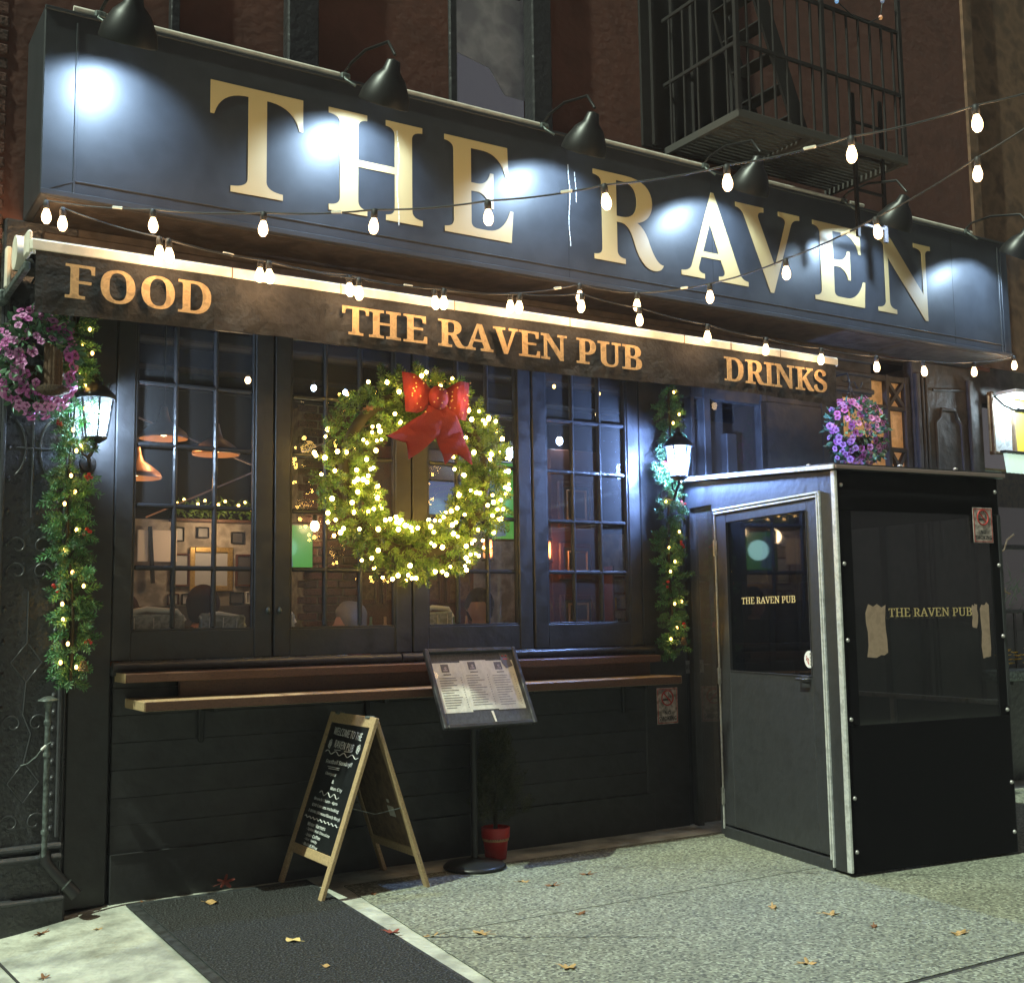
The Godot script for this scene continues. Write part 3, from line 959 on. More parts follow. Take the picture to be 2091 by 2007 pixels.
func build_room() -> void:
	for q in [["room_floor", Vector3(4.6, 0.02, -3.3), Vector3(7.6, 0.1, 6.4), "darkwood"], ["room_ceiling", Vector3(4.6, 3.62, -3.3), Vector3(7.6, 0.1, 6.4), "ceiling"], ["room_wall", Vector3(4.6, 1.22, -4.1), Vector3(7.6, 2.3, 0.12), "interior"], ["room_wall", Vector3(4.6, 2.98, -4.1), Vector3(7.6, 1.22, 0.12), "ceiling"], ["room_wall", Vector3(1.2, 1.85, -2.2), Vector3(0.1, 3.5, 3.9), "ceiling"], ["room_wall", Vector3(8.35, 1.85, -2.2), Vector3(0.1, 3.5, 3.9), "interiordark"]]:  # upper back wall is near black: its dimness is painted in
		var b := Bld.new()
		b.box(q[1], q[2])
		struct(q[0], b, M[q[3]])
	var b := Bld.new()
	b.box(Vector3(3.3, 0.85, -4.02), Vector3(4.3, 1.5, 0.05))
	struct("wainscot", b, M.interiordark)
	for i in 4:
		b = Bld.new()
		b.box(Vector3(4.6, 3.5, -0.7 - 0.9 * i), Vector3(7.4, 0.16, 0.06), 0.01)
		struct("ceiling_beam", b, M.beam)
	b = Bld.new()
	b.tube([Vector3(1.5, 2.98, -1.4), Vector3(3.3, 2.62, -2.4)], 0.007, 6)
	b.tube([Vector3(2.2, 2.2, -2.0), Vector3(3.1, 2.62, -2.0), Vector3(4.4, 3.2, -2.2)], 0.008, 6)
	tag(obj("ceiling_rail", b, M.copper), "thin copper rail slanting under the dark ceiling inside the left window", "rail")
	# pictures on the back wall
	var P := [[3.32, 1.93, 0.40, 0.40, 0.05, "gilt", "picture", "large gilt framed pale print on the back wall inside the left window"],
		[3.64, 1.92, 0.19, 0.30, 0.022, "mahogany", "picturedark", "red brown framed print just right of the gilt frame"],
		[3.04, 1.92, 0.17, 0.30, 0.02, "mahogany", "picture", "narrow brown framed print just left of the gilt frame"],
		[3.02, 2.24, 0.10, 0.13, 0.012, "metal", "picture", "small black framed photo above the narrow brown frame"],
		[3.24, 2.26, 0.11, 0.10, 0.012, "metal", "picturedark", "small dark photo directly above the gilt frame's left half"],
		[3.56, 2.22, 0.12, 0.11, 0.012, "metal", "picturedark", "small dark photo above the gilt frame's right corner"],
		[2.98, 1.66, 0.10, 0.10, 0.01, "mahogany", "picture", "small print in the lower row left of the brown haired person"],
		[3.11, 1.66, 0.11, 0.10, 0.01, "metal", "picture", "small pale print below the gilt frame's left corner"],
		[3.56, 1.67, 0.13, 0.11, 0.01, "metal", "picturedark", "small black print below the gilt frame's right corner"],
		[3.70, 1.67, 0.11, 0.11, 0.01, "white", "picture", "small white framed print in the lower row beside the black print"],
		[3.72, 1.48, 0.09, 0.12, 0.01, "white", "picturedark", "upper print of the small stack below the white framed print"],
		[3.72, 1.34, 0.09, 0.12, 0.01, "white", "picture", "lower print of the small stack near the window sill"]]
	for q in P:
		var t := thing("picture_frame", q[7], "picture", Vector3(q[0], q[1] - q[3] / 2, -4.02), "pictures on the back wall", true)
		frame(t, Vector3(q[0], q[1], -4.015), q[2], q[3], q[4], M[q[5]], M[q[6]])
	# picture shelf with lit greenery
	var t := thing("lit_shelf", "dark wall shelf with greenery and small yellow bulbs above the gilt frame", "shelf", Vector3(3.3, 2.35, -3.9), "", true)
	b = Bld.new()
	b.box(Vector3(3.35, 2.36, -3.93), Vector3(0.85, 0.025, 0.16), 0.004)
	obj("board", b, M.darkwood, t)
	b = Bld.new()
	for i in 260:
		var o := Vector3(2.95 + rnd(0, 0.8), 2.42 + rnd(-0.03, 0.12), -3.9 + rnd(-0.06, 0.06))
		var u := Vector3(rnd(-1, 1), rnd(-1, 1), rnd(-1, 1)).normalized() * 0.06
		b.col = Color(rnd(0.8, 1.4), rnd(0.8, 1.3), 0.8)
		b.tri(o - Vector3(0.012, 0, 0), o + Vector3(0.012, 0.004, 0), o + u)
	obj("greenery", b, M.needles, t).set_meta("kind", "stuff")
	for i in 13:
		b = Bld.new()
		b.ball(Vector3(2.95 + 0.062 * i, 2.5 + 0.04 * sin(i * 2.1), -3.84), Vector3.ONE * 0.014, 8)
		obj("bulb", b, M.fairysoft, t)
	lamp(t, Vector3(3.3, 2.26, -3.6), 0.22, Color(1.0, 0.85, 0.65), 0.08)
	t = thing("pale_panel", "pair of pale lit wall panels with a dark post between inside the left window", "panel", Vector3(2.78, 1.9, -4.0), "", true)
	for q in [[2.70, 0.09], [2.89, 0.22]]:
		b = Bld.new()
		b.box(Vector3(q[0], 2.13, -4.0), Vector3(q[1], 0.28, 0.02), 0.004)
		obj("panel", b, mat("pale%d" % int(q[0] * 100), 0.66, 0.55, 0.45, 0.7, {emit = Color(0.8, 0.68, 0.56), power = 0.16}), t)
	b = Bld.new()
	b.bar(Vector3(2.755, 2.3, -3.98), Vector3(2.79, 1.8, -3.98), 0.03, 0.03)
	obj("post", b, M.metal, t)
	# pendant lamps
	var pend := Bld.new()
	pend.lathe([Vector2(0.155, -0.01), Vector2(0.16, 0.0), Vector2(0.145, 0.03), Vector2(0.09, 0.075), Vector2(0.045, 0.105), Vector2(0.03, 0.15), Vector2(0.02, 0.2), Vector2(0.0, 0.21)], Vector3.ZERO, 24)
	pend.lathe([Vector2(0.0, 0.10), Vector2(0.08, 0.065), Vector2(0.138, 0.022), Vector2(0.152, -0.008), Vector2(0.155, -0.01)], Vector3.ZERO, 24)
	for q in [[Vector3(2.10, 2.66, -1.2), "copper dome pendant lamp high in the left window's second row"], [Vector3(2.45, 2.575, -1.2), "copper pendant lamp with lit rim in the left window's third row"], [Vector3(1.93, 2.39, -1.2), "pendant lamp cut by the left edge of the left window"], [Vector3(5.0, 2.5, -2.2), "copper pendant lamp behind the wreath's right side"]]:
		t = thing("pendant_lamp", q[1], "pendant lamp", q[0], "copper pendant lamps inside the pub")
		obj("lamp_shade", pend, M.copper, t)
		b = Bld.new()
		b.tube([Vector3(0, 0.2, 0), Vector3(0, 1.0, 0)], 0.005, 6)
		obj("cord", b, M.metal, t)
		b = Bld.new()
		b.ball(Vector3(0, 0.035, 0), Vector3.ONE * 0.03, 10)
		obj("bulb", b, M.bulbwarm, t)
		lamp(t, Vector3(0, 0.015, 0), 0.13, Color(1.0, 0.75, 0.5), 0.03)
	# small string bulbs and spots under the ceiling
	var k := 0
	for q in [[Vector3(2.77, 3.16, -1.5), 0.022, "bare bulb high in the left window's right column", "bulbwarm"], [Vector3(3.27, 3.15, -1.5), 0.02, "bare bulb left of the wreath's top behind the pane", "cool"], [Vector3(3.52, 3.14, -1.5), 0.018, "second bare bulb behind the pane beside the wreath's top", "cool"], [Vector3(5.84, 3.16, -1.5), 0.02, "bare bulb in the middle column of the right window", "bulbwarm"], [Vector3(5.4, 3.36, -1.5), 0.014, "tiny bulb at the top left of the right window", "fairysoft"], [Vector3(5.86, 3.34, -1.5), 0.013, "tiny pinkish bulb at the top of the right window", "fairysoft"], [Vector3(5.9, 3.03, -3.0), 0.045, "round white spotlight right of the wreath", "cool"], [Vector3(6.47, 3.18, -3.0), 0.035, "oval white spotlight in the right window's second row", "cool"], [Vector3(3.88, 2.26, -2.95), 0.04, "bright wall lamp above the green screen left of the wreath", "bulbwarm"]]:
		t = thing("spot_bulb", q[2], "bulb", q[0], "bulbs inside the pub")
		b = Bld.new()
		b.ball(Vector3.ZERO, Vector3(q[1], q[1] * 1.25, q[1]), 10)
		obj("bulb", b, M[q[3]], t)
		b = Bld.new()
		b.tube([Vector3(0, q[1], 0), Vector3(0, q[1] * 2.4, 0)], q[1] * 0.5, 8)
		obj("socket", b, M.metal, t)
		lamp(t, Vector3.ZERO, 0.12 if q[1] > 0.03 else 0.012, Color(1.0, 0.8, 0.6) if q[3] != "cool" else Color(0.8, 0.9, 1.0), 0.02)
	# television screens
	for q in [[Vector3(3.72, 2.08, -3.0), 0.36, 0.37, "green", "television showing a green pitch at the left edge of the middle window", 0.25], [Vector3(5.14, 2.48, -3.0), 0.42, 0.46, "blue", "television showing blue grey stands inside the wreath's ring", 0.0], [Vector3(5.84, 2.56, -3.0), 0.36, 0.72, "green", "television showing a green pitch right of the wreath", -0.1]]:
		t = thing("television", q[4], "television", q[0], "televisions inside the pub")
		t.rotation.y = q[5]
		b = Bld.new()
		b.box(Vector3(0, 0, -0.03), Vector3(q[1] + 0.04, q[2] + 0.04, 0.05), 0.008)
		obj("case", b, M.metal, t)
		b = Bld.new()
		b.box(Vector3(0, 0, 0.0), Vector3(q[1], q[2], 0.012))
		var g: bool = q[3] == "green"
		obj("screen", b, mat("screen" + str(k), 0.05, 0.05, 0.05, 0.2, {emit = Color(0.28, 0.62, 0.26) if g else Color(0.30, 0.38, 0.58), power = 0.8}), t)
		k += 1
		b = Bld.new()
		if g:
			b.box(Vector3(-q[1] * 0.3, -q[2] * 0.05, 0.0075), Vector3(q[1] * 0.36, q[2] * 0.85, 0.003), 0.0, Basis(Vector3(0, 0, 1), 0.12))
		else:
			for i in 7:
				b.box(Vector3(0, q[2] * (0.42 - 0.13 * i), 0.0075), Vector3(q[1] * 0.98, 0.006, 0.003), 0.0, Basis(Vector3(0, 0, 1), 0.2))
		obj("stands", b, mat("stands" + str(k), 0.05, 0.05, 0.05, 0.3, {emit = Color(0.3, 0.5, 0.62), power = 0.5}), t)
		lamp(t, Vector3(0, 0, 0.1), 0.05, Color(0.6, 0.8, 0.8), 0.1)
	# panelled wooden cabinet and brick pier
	t = thing("panelled_partition", "tall red brown wooden partition of framed panels inside the right window", "partition", Vector3(6.65, 0.1, -3.0), "", true)
	b = Bld.new()
	b.box(Vector3(6.65, 1.6, -3.05), Vector3(0.56, 3.0, 0.06), 0.006)
	obj("board", b, M.mahogany, t)
	for q in [[2.55, 0.46], [2.0, 0.36], [1.5, 0.34]]:
		frame(t, Vector3(6.65, q[0], -3.0), 0.42, q[1], 0.05, M.mahogany, M.picturedark)
		frame(t, Vector3(6.65, q[0], -2.985), 0.24, q[1] - 0.16, 0.02, M.copper, M.picturedark)
	t = thing("shelf_unit", "dark shelf unit with boxes and bottles at the right window's lower right", "shelves", Vector3(7.1, 0.1, -3.0), "", true)
	b = Bld.new()
	b.box(Vector3(6.98, 1.4, -3.0), Vector3(0.03, 1.1, 0.3), 0.004)
	b.box(Vector3(7.46, 1.4, -3.0), Vector3(0.03, 1.1, 0.3), 0.004)
	for i in 5:
		b.box(Vector3(7.22, 1.2 + 0.16 * i, -3.0), Vector3(0.47, 0.02, 0.3), 0.003)
	obj("rack", b, M.mahogany, t)
	for i in 12:
		b = Bld.new()
		var h := rnd(0.06, 0.12)
		b.box(Vector3(7.02 + 0.1 * (i % 4), 1.212 + 0.16 * (i / 4) + h / 2, -2.92), Vector3(0.06, h, 0.06), 0.006)
		obj("box", b, M[["picturedark", "red", "yellow", "picture"][rng.randi_range(0, 3)]], t)
	t = thing("brick_pier", "reddish brick pier with lettering boards behind the wreath's left side", "pier", Vector3(4.1, 0.1, -3.2), "", true)
	b = Bld.new()
	b.box(Vector3(4.12, 1.75, -3.3), Vector3(0.5, 3.2, 0.3))
	obj("mortar", b, M.mortar, t)
	for row in 34:
		for c in 3:
			b = Bld.new()
			b.box(Vector3(3.94 + 0.19 * c - 0.05 * (row % 2), 1.0 + 0.07 * row, -3.145), Vector3(0.17, 0.058, 0.03), 0.004)
			obj("brick", b, M["brick%d" % rng.randi_range(0, 2)], t)
	t = thing("bar_back", "brown wooden bar back of framed panels behind the wreath", "bar", Vector3(4.9, 0.1, -3.5), "", true)
	b = Bld.new()
	b.box(Vector3(5.1, 1.6, -3.6), Vector3(1.4, 3.0, 0.1), 0.01)
	b.box(Vector3(5.1, 1.2, -3.2), Vector3(1.6, 0.06, 0.5), 0.01)
	obj("board", b, M.mahogany, t)
	for i in 4:
		frame(t, Vector3(4.6 + 0.34 * i, 1.85, -3.52), 0.3, 0.5, 0.04, M.mahogany, M.hardboard)
	for i in 9:
		b = Bld.new()
		b.lathe([Vector2(0.0, 0.0), Vector2(0.032, 0.0), Vector2(0.034, 0.14), Vector2(0.013, 0.19), Vector2(0.013, 0.25), Vector2(0.0, 0.25)], Vector3(4.5 + 0.14 * i, 1.232, -3.15), 10)
		obj("bottle", b, M[["leafgreen", "copper", "hardboard"][i % 3]], t)
	for q in [[5.62, 2.0, "lit amber wall lantern under the green screen right of the wreath"], [6.28, 2.0, "lit amber wall lantern at the left edge of the right window"]]:
		var s := thing("wall_sconce", q[2], "wall lamp", Vector3(q[0], q[1], -2.98), "amber wall lanterns inside")
		b = Bld.new()
		b.box(Vector3(0, 0.1, 0), Vector3(0.07, 0.17, 0.07), 0.01)
		obj("shade", b, mat("amber", 0.8, 0.5, 0.3, 0.6, {emit = Color(1.0, 0.62, 0.36), power = 1.2}), s)
		b = Bld.new()
		b.box(Vector3(0, -0.005, 0), Vector3(0.09, 0.02, 0.09), 0.004)
		b.box(Vector3(0, 0.2, 0), Vector3(0.09, 0.02, 0.09), 0.004)
		obj("frame", b, M.metal, s)
		lamp(s, Vector3(0, 0.1, 0.08), 0.10, Color(1.0, 0.65, 0.4), 0.04)
	reflection_seats()
	# people at the window tables
	person("person with brown hair seen from behind at the left window's table", Vector3(2.39, 0.42, -1.25), 2.8, M.hair, M.clothdark, 0.0)
	person("person in dark top leaning beside the left window, face turned away", Vector3(2.08, 0.36, -1.35), 2.2, M.hair, M.clothred, 0.22)
	person("person in a rust red top below the wreath's left side", Vector3(3.46, 0.30, -1.2), -1.9, M.hairgrey, M.clothred, 0.16)
	person("person in a pink shirt sitting below the wreath's right side", Vector3(4.62, 0.40, -1.15), -0.7, M.hair, M.clothpink, -0.12)
	for q in [[2.3, -0.62, "white table top under the left window"], [3.1, -0.66, "white table top at the left edge of the middle window"], [4.42, -0.62, "pale table top below the wreath's right side"]]:
		t = thing("pub_table", q[2], "table", Vector3(q[0], 0.07, q[1]), "tables inside the windows")
		b = Bld.new()
		b.box(Vector3(0, 1.02, 0), Vector3(0.66, 0.04, 0.5), 0.012)
		obj("tabletop", b, M.linen, t)
		b = Bld.new()
		b.tube([Vector3(0, 0, 0), Vector3(0, 1.0, 0)], 0.03, 8)
		b.box(Vector3(0, 0.02, 0), Vector3(0.4, 0.03, 0.4), 0.01)
		obj("leg", b, M.metal, t)
	for q in [[2.15, -0.55, 0.3, "white folded menu card standing on the left window's table"], [2.5, -0.52, -0.4, "grey menu card leaning behind the left window's right column"], [3.0, -0.6, 0.2, "white napkin holder on the table at the middle window's edge"], [4.36, -0.5, 0.1, "blue grey open menu on the table below the wreath's right side"]]:
		t = thing("menu_card", q[3], "menu", Vector3(q[0], 1.115, q[1]), "cards on the window tables")
		t.rotation.y = q[2]
		b = Bld.new()
		b.bar(Vector3(0, 0.0, 0.07), Vector3(0, 0.25, 0.0), 0.26, 0.008, Vector3(0, 0, 1))
		b.bar(Vector3(0, 0.0, -0.07), Vector3(0, 0.25, -0.005), 0.26, 0.008, Vector3(0, 0, 1))
		obj("card", b, M.linen, t)
		b = Bld.new()
		for i in 5:
			b.box(Vector3(-0.02, 0.2 - 0.035 * i, 0.022 + 0.011 * i), Vector3(0.16 - 0.02 * (i % 2), 0.008, 0.006), 0.0)
		obj("print", b, M.ink, t)

func reflection_seats() -> void:  # seat backs added to stand in for parked cars reflected in the panes
	for q in [[1.81, 0.36, 1.53, 0.0, "added grey panelled seat back in place of a reflected car in the left window's left column"], [2.13, 0.27, 1.50, 0.12, "added grey seat back in place of a reflected car in the left window's middle column"], [2.56, 0.2, 1.51, 0.0, "added white topped seat back in place of a reflected car at the lower left of the middle windows"], [3.70, 0.24, 1.53, -0.1, "added pale blue grey seat back in place of a reflected car below the wreath's right side"]]:
		var t := thing("reflection_seat_back", q[4], "seat", Vector3(q[0], 0.07, -0.3), "added seat backs in place of reflected cars")
		t.rotation.z = -q[3] * 0.5
		var b := Bld.new()
		b.box(Vector3(0, 1.18, 0), Vector3(q[1], 0.5, 0.04), 0.012)
		obj("back_panel", b, M.seatgrey, t)
		b = Bld.new()
		b.tube([Vector3(-q[1] / 2, q[2] - 0.1, 0.0), Vector3(-q[1] * 0.1, q[2] - 0.07, 0.0), Vector3(q[1] * 0.38, q[2] - 0.085, 0), Vector3(q[1] / 2, q[2] - 0.14, 0.0)], 0.016, 8)
		obj("top_rail", b, M.linen, t)
		b = Bld.new()
		for i in 3:
			b.box(Vector3(-q[1] * 0.3 + q[1] * 0.3 * i, 1.22, 0.02), Vector3(0.004, 0.38, 0.004))
		obj("piping", b, M.linen, t)

func capsule(p: Vector3, a: Vector3, b: Vector3, ra: float, rb: float) -> float:
	var ab := b - a
	var t := clampf((p - a).dot(ab) / maxf(ab.length_squared(), 1e-6), 0.0, 1.0)
	return p.distance_to(a + ab * t) - lerpf(ra, rb, t)

func surface_net(bones: Array, k: float, cell: float, lo: Vector3, hi: Vector3, x: Transform3D) -> Bld:
	# smooth union of tapered capsules, meshed with one vertex in each cell that the surface crosses
	var s := ((hi - lo) / cell).ceil()
	var nx := int(s.x) + 1
	var ny := int(s.y) + 1
	var nz := int(s.z) + 1
	var f := PackedFloat32Array()
	f.resize(nx * ny * nz)
	for iz in nz:
		for iy in ny:
			for ix in nx:
				var p := lo + Vector3(ix, iy, iz) * cell
				var d := 9.0
				for q in bones:
					var e := capsule(p, q[0], q[1], q[2], q[3])
					var h := clampf(0.5 + 0.5 * (d - e) / k, 0.0, 1.0)
					d = lerpf(d, e, h) - k * h * (1.0 - h)
				f[ix + nx * (iy + ny * iz)] = d
	var vert := {}
	var grad := {}
	var corner := [0, 1, nx, nx + 1, nx * ny, nx * ny + 1, nx * ny + nx, nx * ny + nx + 1]
	for iz in nz - 1:
		for iy in ny - 1:
			for ix in nx - 1:
				var at := ix + nx * (iy + ny * iz)
				var neg := 0
				for c in corner:
					if f[at + c] < 0.0:
						neg += 1
				if neg == 0 or neg == 8:
					continue
				var sum := Vector3.ZERO
				var cnt := 0
				for e in [[0, 1], [2, 3], [4, 5], [6, 7], [0, 2], [1, 3], [4, 6], [5, 7], [0, 4], [1, 5], [2, 6], [3, 7]]:
					var fa := f[at + corner[e[0]]]
					var fb := f[at + corner[e[1]]]
					if (fa < 0.0) != (fb < 0.0):
						var t := fa / (fa - fb)
						var pa := Vector3(e[0] & 1, (e[0] >> 1) & 1, e[0] >> 2)
						var pb := Vector3(e[1] & 1, (e[1] >> 1) & 1, e[1] >> 2)
						sum += pa.lerp(pb, t)
						cnt += 1
				vert[at] = lo + (Vector3(ix, iy, iz) + sum / cnt) * cell
				grad[at] = Vector3(f[at + 1] - f[at], f[at + nx] - f[at], f[at + nx * ny] - f[at]).normalized()
	var b := Bld.new()
	b.x = x
	for iz in range(1, nz - 1):
		for iy in range(1, ny - 1):
			for ix in range(1, nx - 1):
				var at := ix + nx * (iy + ny * iz)
				for ax in 3:
					var st: int = [1, nx, nx * ny][ax]
					if (f[at] < 0.0) == (f[at + st] < 0.0):
						continue
					var u: int = [nx, nx * ny, 1][ax]
					var w: int = [nx * ny, 1, nx][ax]
					var q := [at - u - w, at - w, at, at - u]
					if f[at] >= 0.0:
						q.reverse()
					if vert.has(q[0]) and vert.has(q[1]) and vert.has(q[2]) and vert.has(q[3]):
						b.quadn(vert[q[0]], vert[q[1]], vert[q[2]], vert[q[3]], grad[q[0]], grad[q[1]], grad[q[2]], grad[q[3]])
	return b

func person(label: String, at: Vector3, turn: float, hair: Material, cloth: Material, lean: float) -> void:
	# seated figure, hips at the node's height; one continuous body with clothes and hair over it
	var t := thing("person", label, "person", at)
	t.rotation.y = turn
	var L := Vector3(lean, 0, 0)
	var hip := Vector3(0, 0.45, 0)
	var chest := hip + Vector3(0, 0.36, 0.02) + L * 0.7
	var neck := hip + Vector3(0, 0.55, 0.03) + L
	var head := hip + Vector3(0, 0.70, 0.06) + L * 1.15
	var bones: Array = [[hip, chest, 0.15, 0.145, ], [chest, neck - Vector3(0, 0.06, 0), 0.14, 0.10], [neck - Vector3(0, 0.06, 0), head - Vector3(0, 0.05, 0.01), 0.058, 0.055], [head + Vector3(0, 0.02, -0.012), head + Vector3(0, -0.045, 0.02), 0.092, 0.072], [head + Vector3(0, -0.03, 0.095), head + Vector3(0, 0.0, 0.085), 0.014, 0.01]]
	var clothes: Array = [[hip, chest, 0.163, 0.158], [chest, neck - Vector3(0, 0.055, 0), 0.152, 0.085]]
	for s in [-1.0, 1.0]:
		var sh := neck + Vector3(0.17 * s, -0.085, 0)
		var el := sh + Vector3(0.06 * s, -0.26, 0.08)
		var wr := el + Vector3(-0.08 * s, 0.0, 0.23)
		bones.append_array([[chest + Vector3(0, 0.1, 0), sh, 0.09, 0.058], [sh, el, 0.052, 0.042], [el, wr, 0.042, 0.03], [wr, wr + Vector3(-0.02 * s, 0, 0.07), 0.034, 0.026], [head + Vector3(0.085 * s, -0.03, 0.0), head + Vector3(0.088 * s, 0.005, -0.005), 0.02, 0.022]])
		clothes.append_array([[chest + Vector3(0, 0.1, 0), sh, 0.10, 0.07], [sh, el, 0.064, 0.055], [el, wr, 0.055, 0.045]])
		for i in 4:
			var k0 := wr + Vector3(-0.02 * s + 0.017 * (i - 1.5), 0, 0.085)
			bones.append([k0, k0 + Vector3(0, -0.025, 0.05 + 0.008 * (1 - absf(i - 1.5))), 0.009, 0.008])
		bones.append([wr + Vector3(-0.035 * s, 0, 0.03), wr + Vector3(-0.06 * s, -0.01, 0.075), 0.01, 0.009])
		var hp := hip + Vector3(0.09 * s, -0.02, 0.02)
		bones.append([hp, hp + Vector3(0.03 * s, 0.0, 0.42), 0.085, 0.06])
		bones.append([hp + Vector3(0.03 * s, 0, 0.42), hp + Vector3(0.03 * s, -0.42, 0.44), 0.055, 0.04])
		clothes.append([hp, hp + Vector3(0.03 * s, 0.0, 0.42), 0.097, 0.072])
	var lo := Vector3(-0.42, -0.06, -0.24)
	var hi := Vector3(0.42, 1.32, 0.66)
	obj("body", surface_net(bones, 0.035, 0.024, lo, hi, Transform3D()), M.skin, t)
	obj("clothing", surface_net(clothes, 0.04, 0.026, lo, hi, Transform3D()), cloth, t)
	var hb: Array = [[head + Vector3(0, 0.03, -0.03), head + Vector3(0, -0.05, -0.045), 0.103, 0.085], [head + Vector3(-0.06, 0.0, -0.01), head + Vector3(-0.055, -0.07, -0.02), 0.05, 0.04], [head + Vector3(0.06, 0.0, -0.01), head + Vector3(0.055, -0.07, -0.02), 0.05, 0.04], [head + Vector3(0, 0.075, 0.02), head + Vector3(0, 0.06, 0.05), 0.055, 0.04]]
	obj("hair", surface_net(hb, 0.03, 0.014, head - Vector3(0.2, 0.22, 0.2), head + Vector3(0.2, 0.2, 0.2), Transform3D()), hair, t)

# ---- the big sign ----
func curve_poly(cmd: Array) -> PackedVector2Array:
	# [x, y] goes straight; [cx, cy, x, y] bends towards (cx, cy)
	var p := PackedVector2Array()
	for q in cmd:
		if q.size() == 2:
			p.append(Vector2(q[0], q[1]))
		else:
			var a := p[p.size() - 1]
			var c := Vector2(q[0], q[1])
			var e := Vector2(q[2], q[3])
			for i in range(1, 9):
				var t := i / 8.0
				p.append(a.lerp(c, t).lerp(c.lerp(e, t), t))
	return p

func big_letter(parent: Node, outer: Array, holes: Array, x0: float, w: float) -> void:
	var s := Vector2(w, 0.605)
	var make := func(cmd: Array, d: float) -> CSGPolygon3D:
		var p := curve_poly(cmd)
		for i in p.size():
			p[i] = p[i] * s
		var g := CSGPolygon3D.new()
		g.polygon = p
		g.depth = d
		return g
	var o: CSGPolygon3D = make.call(outer, 0.003)
	o.name = "letter"
	o.material_override = M.gold
	o.material = M.gold
	for h in holes:
		var c: CSGPolygon3D = make.call(h, 0.1)
		c.name = "opening"
		c.operation = CSGShape3D.OPERATION_SUBTRACTION
		c.position.z = 0.05
		o.add_child(c)
	o.position = Vector3(x0, 3.762, 0.4735) - (parent as Node3D).position
	parent.add_child(o, true)

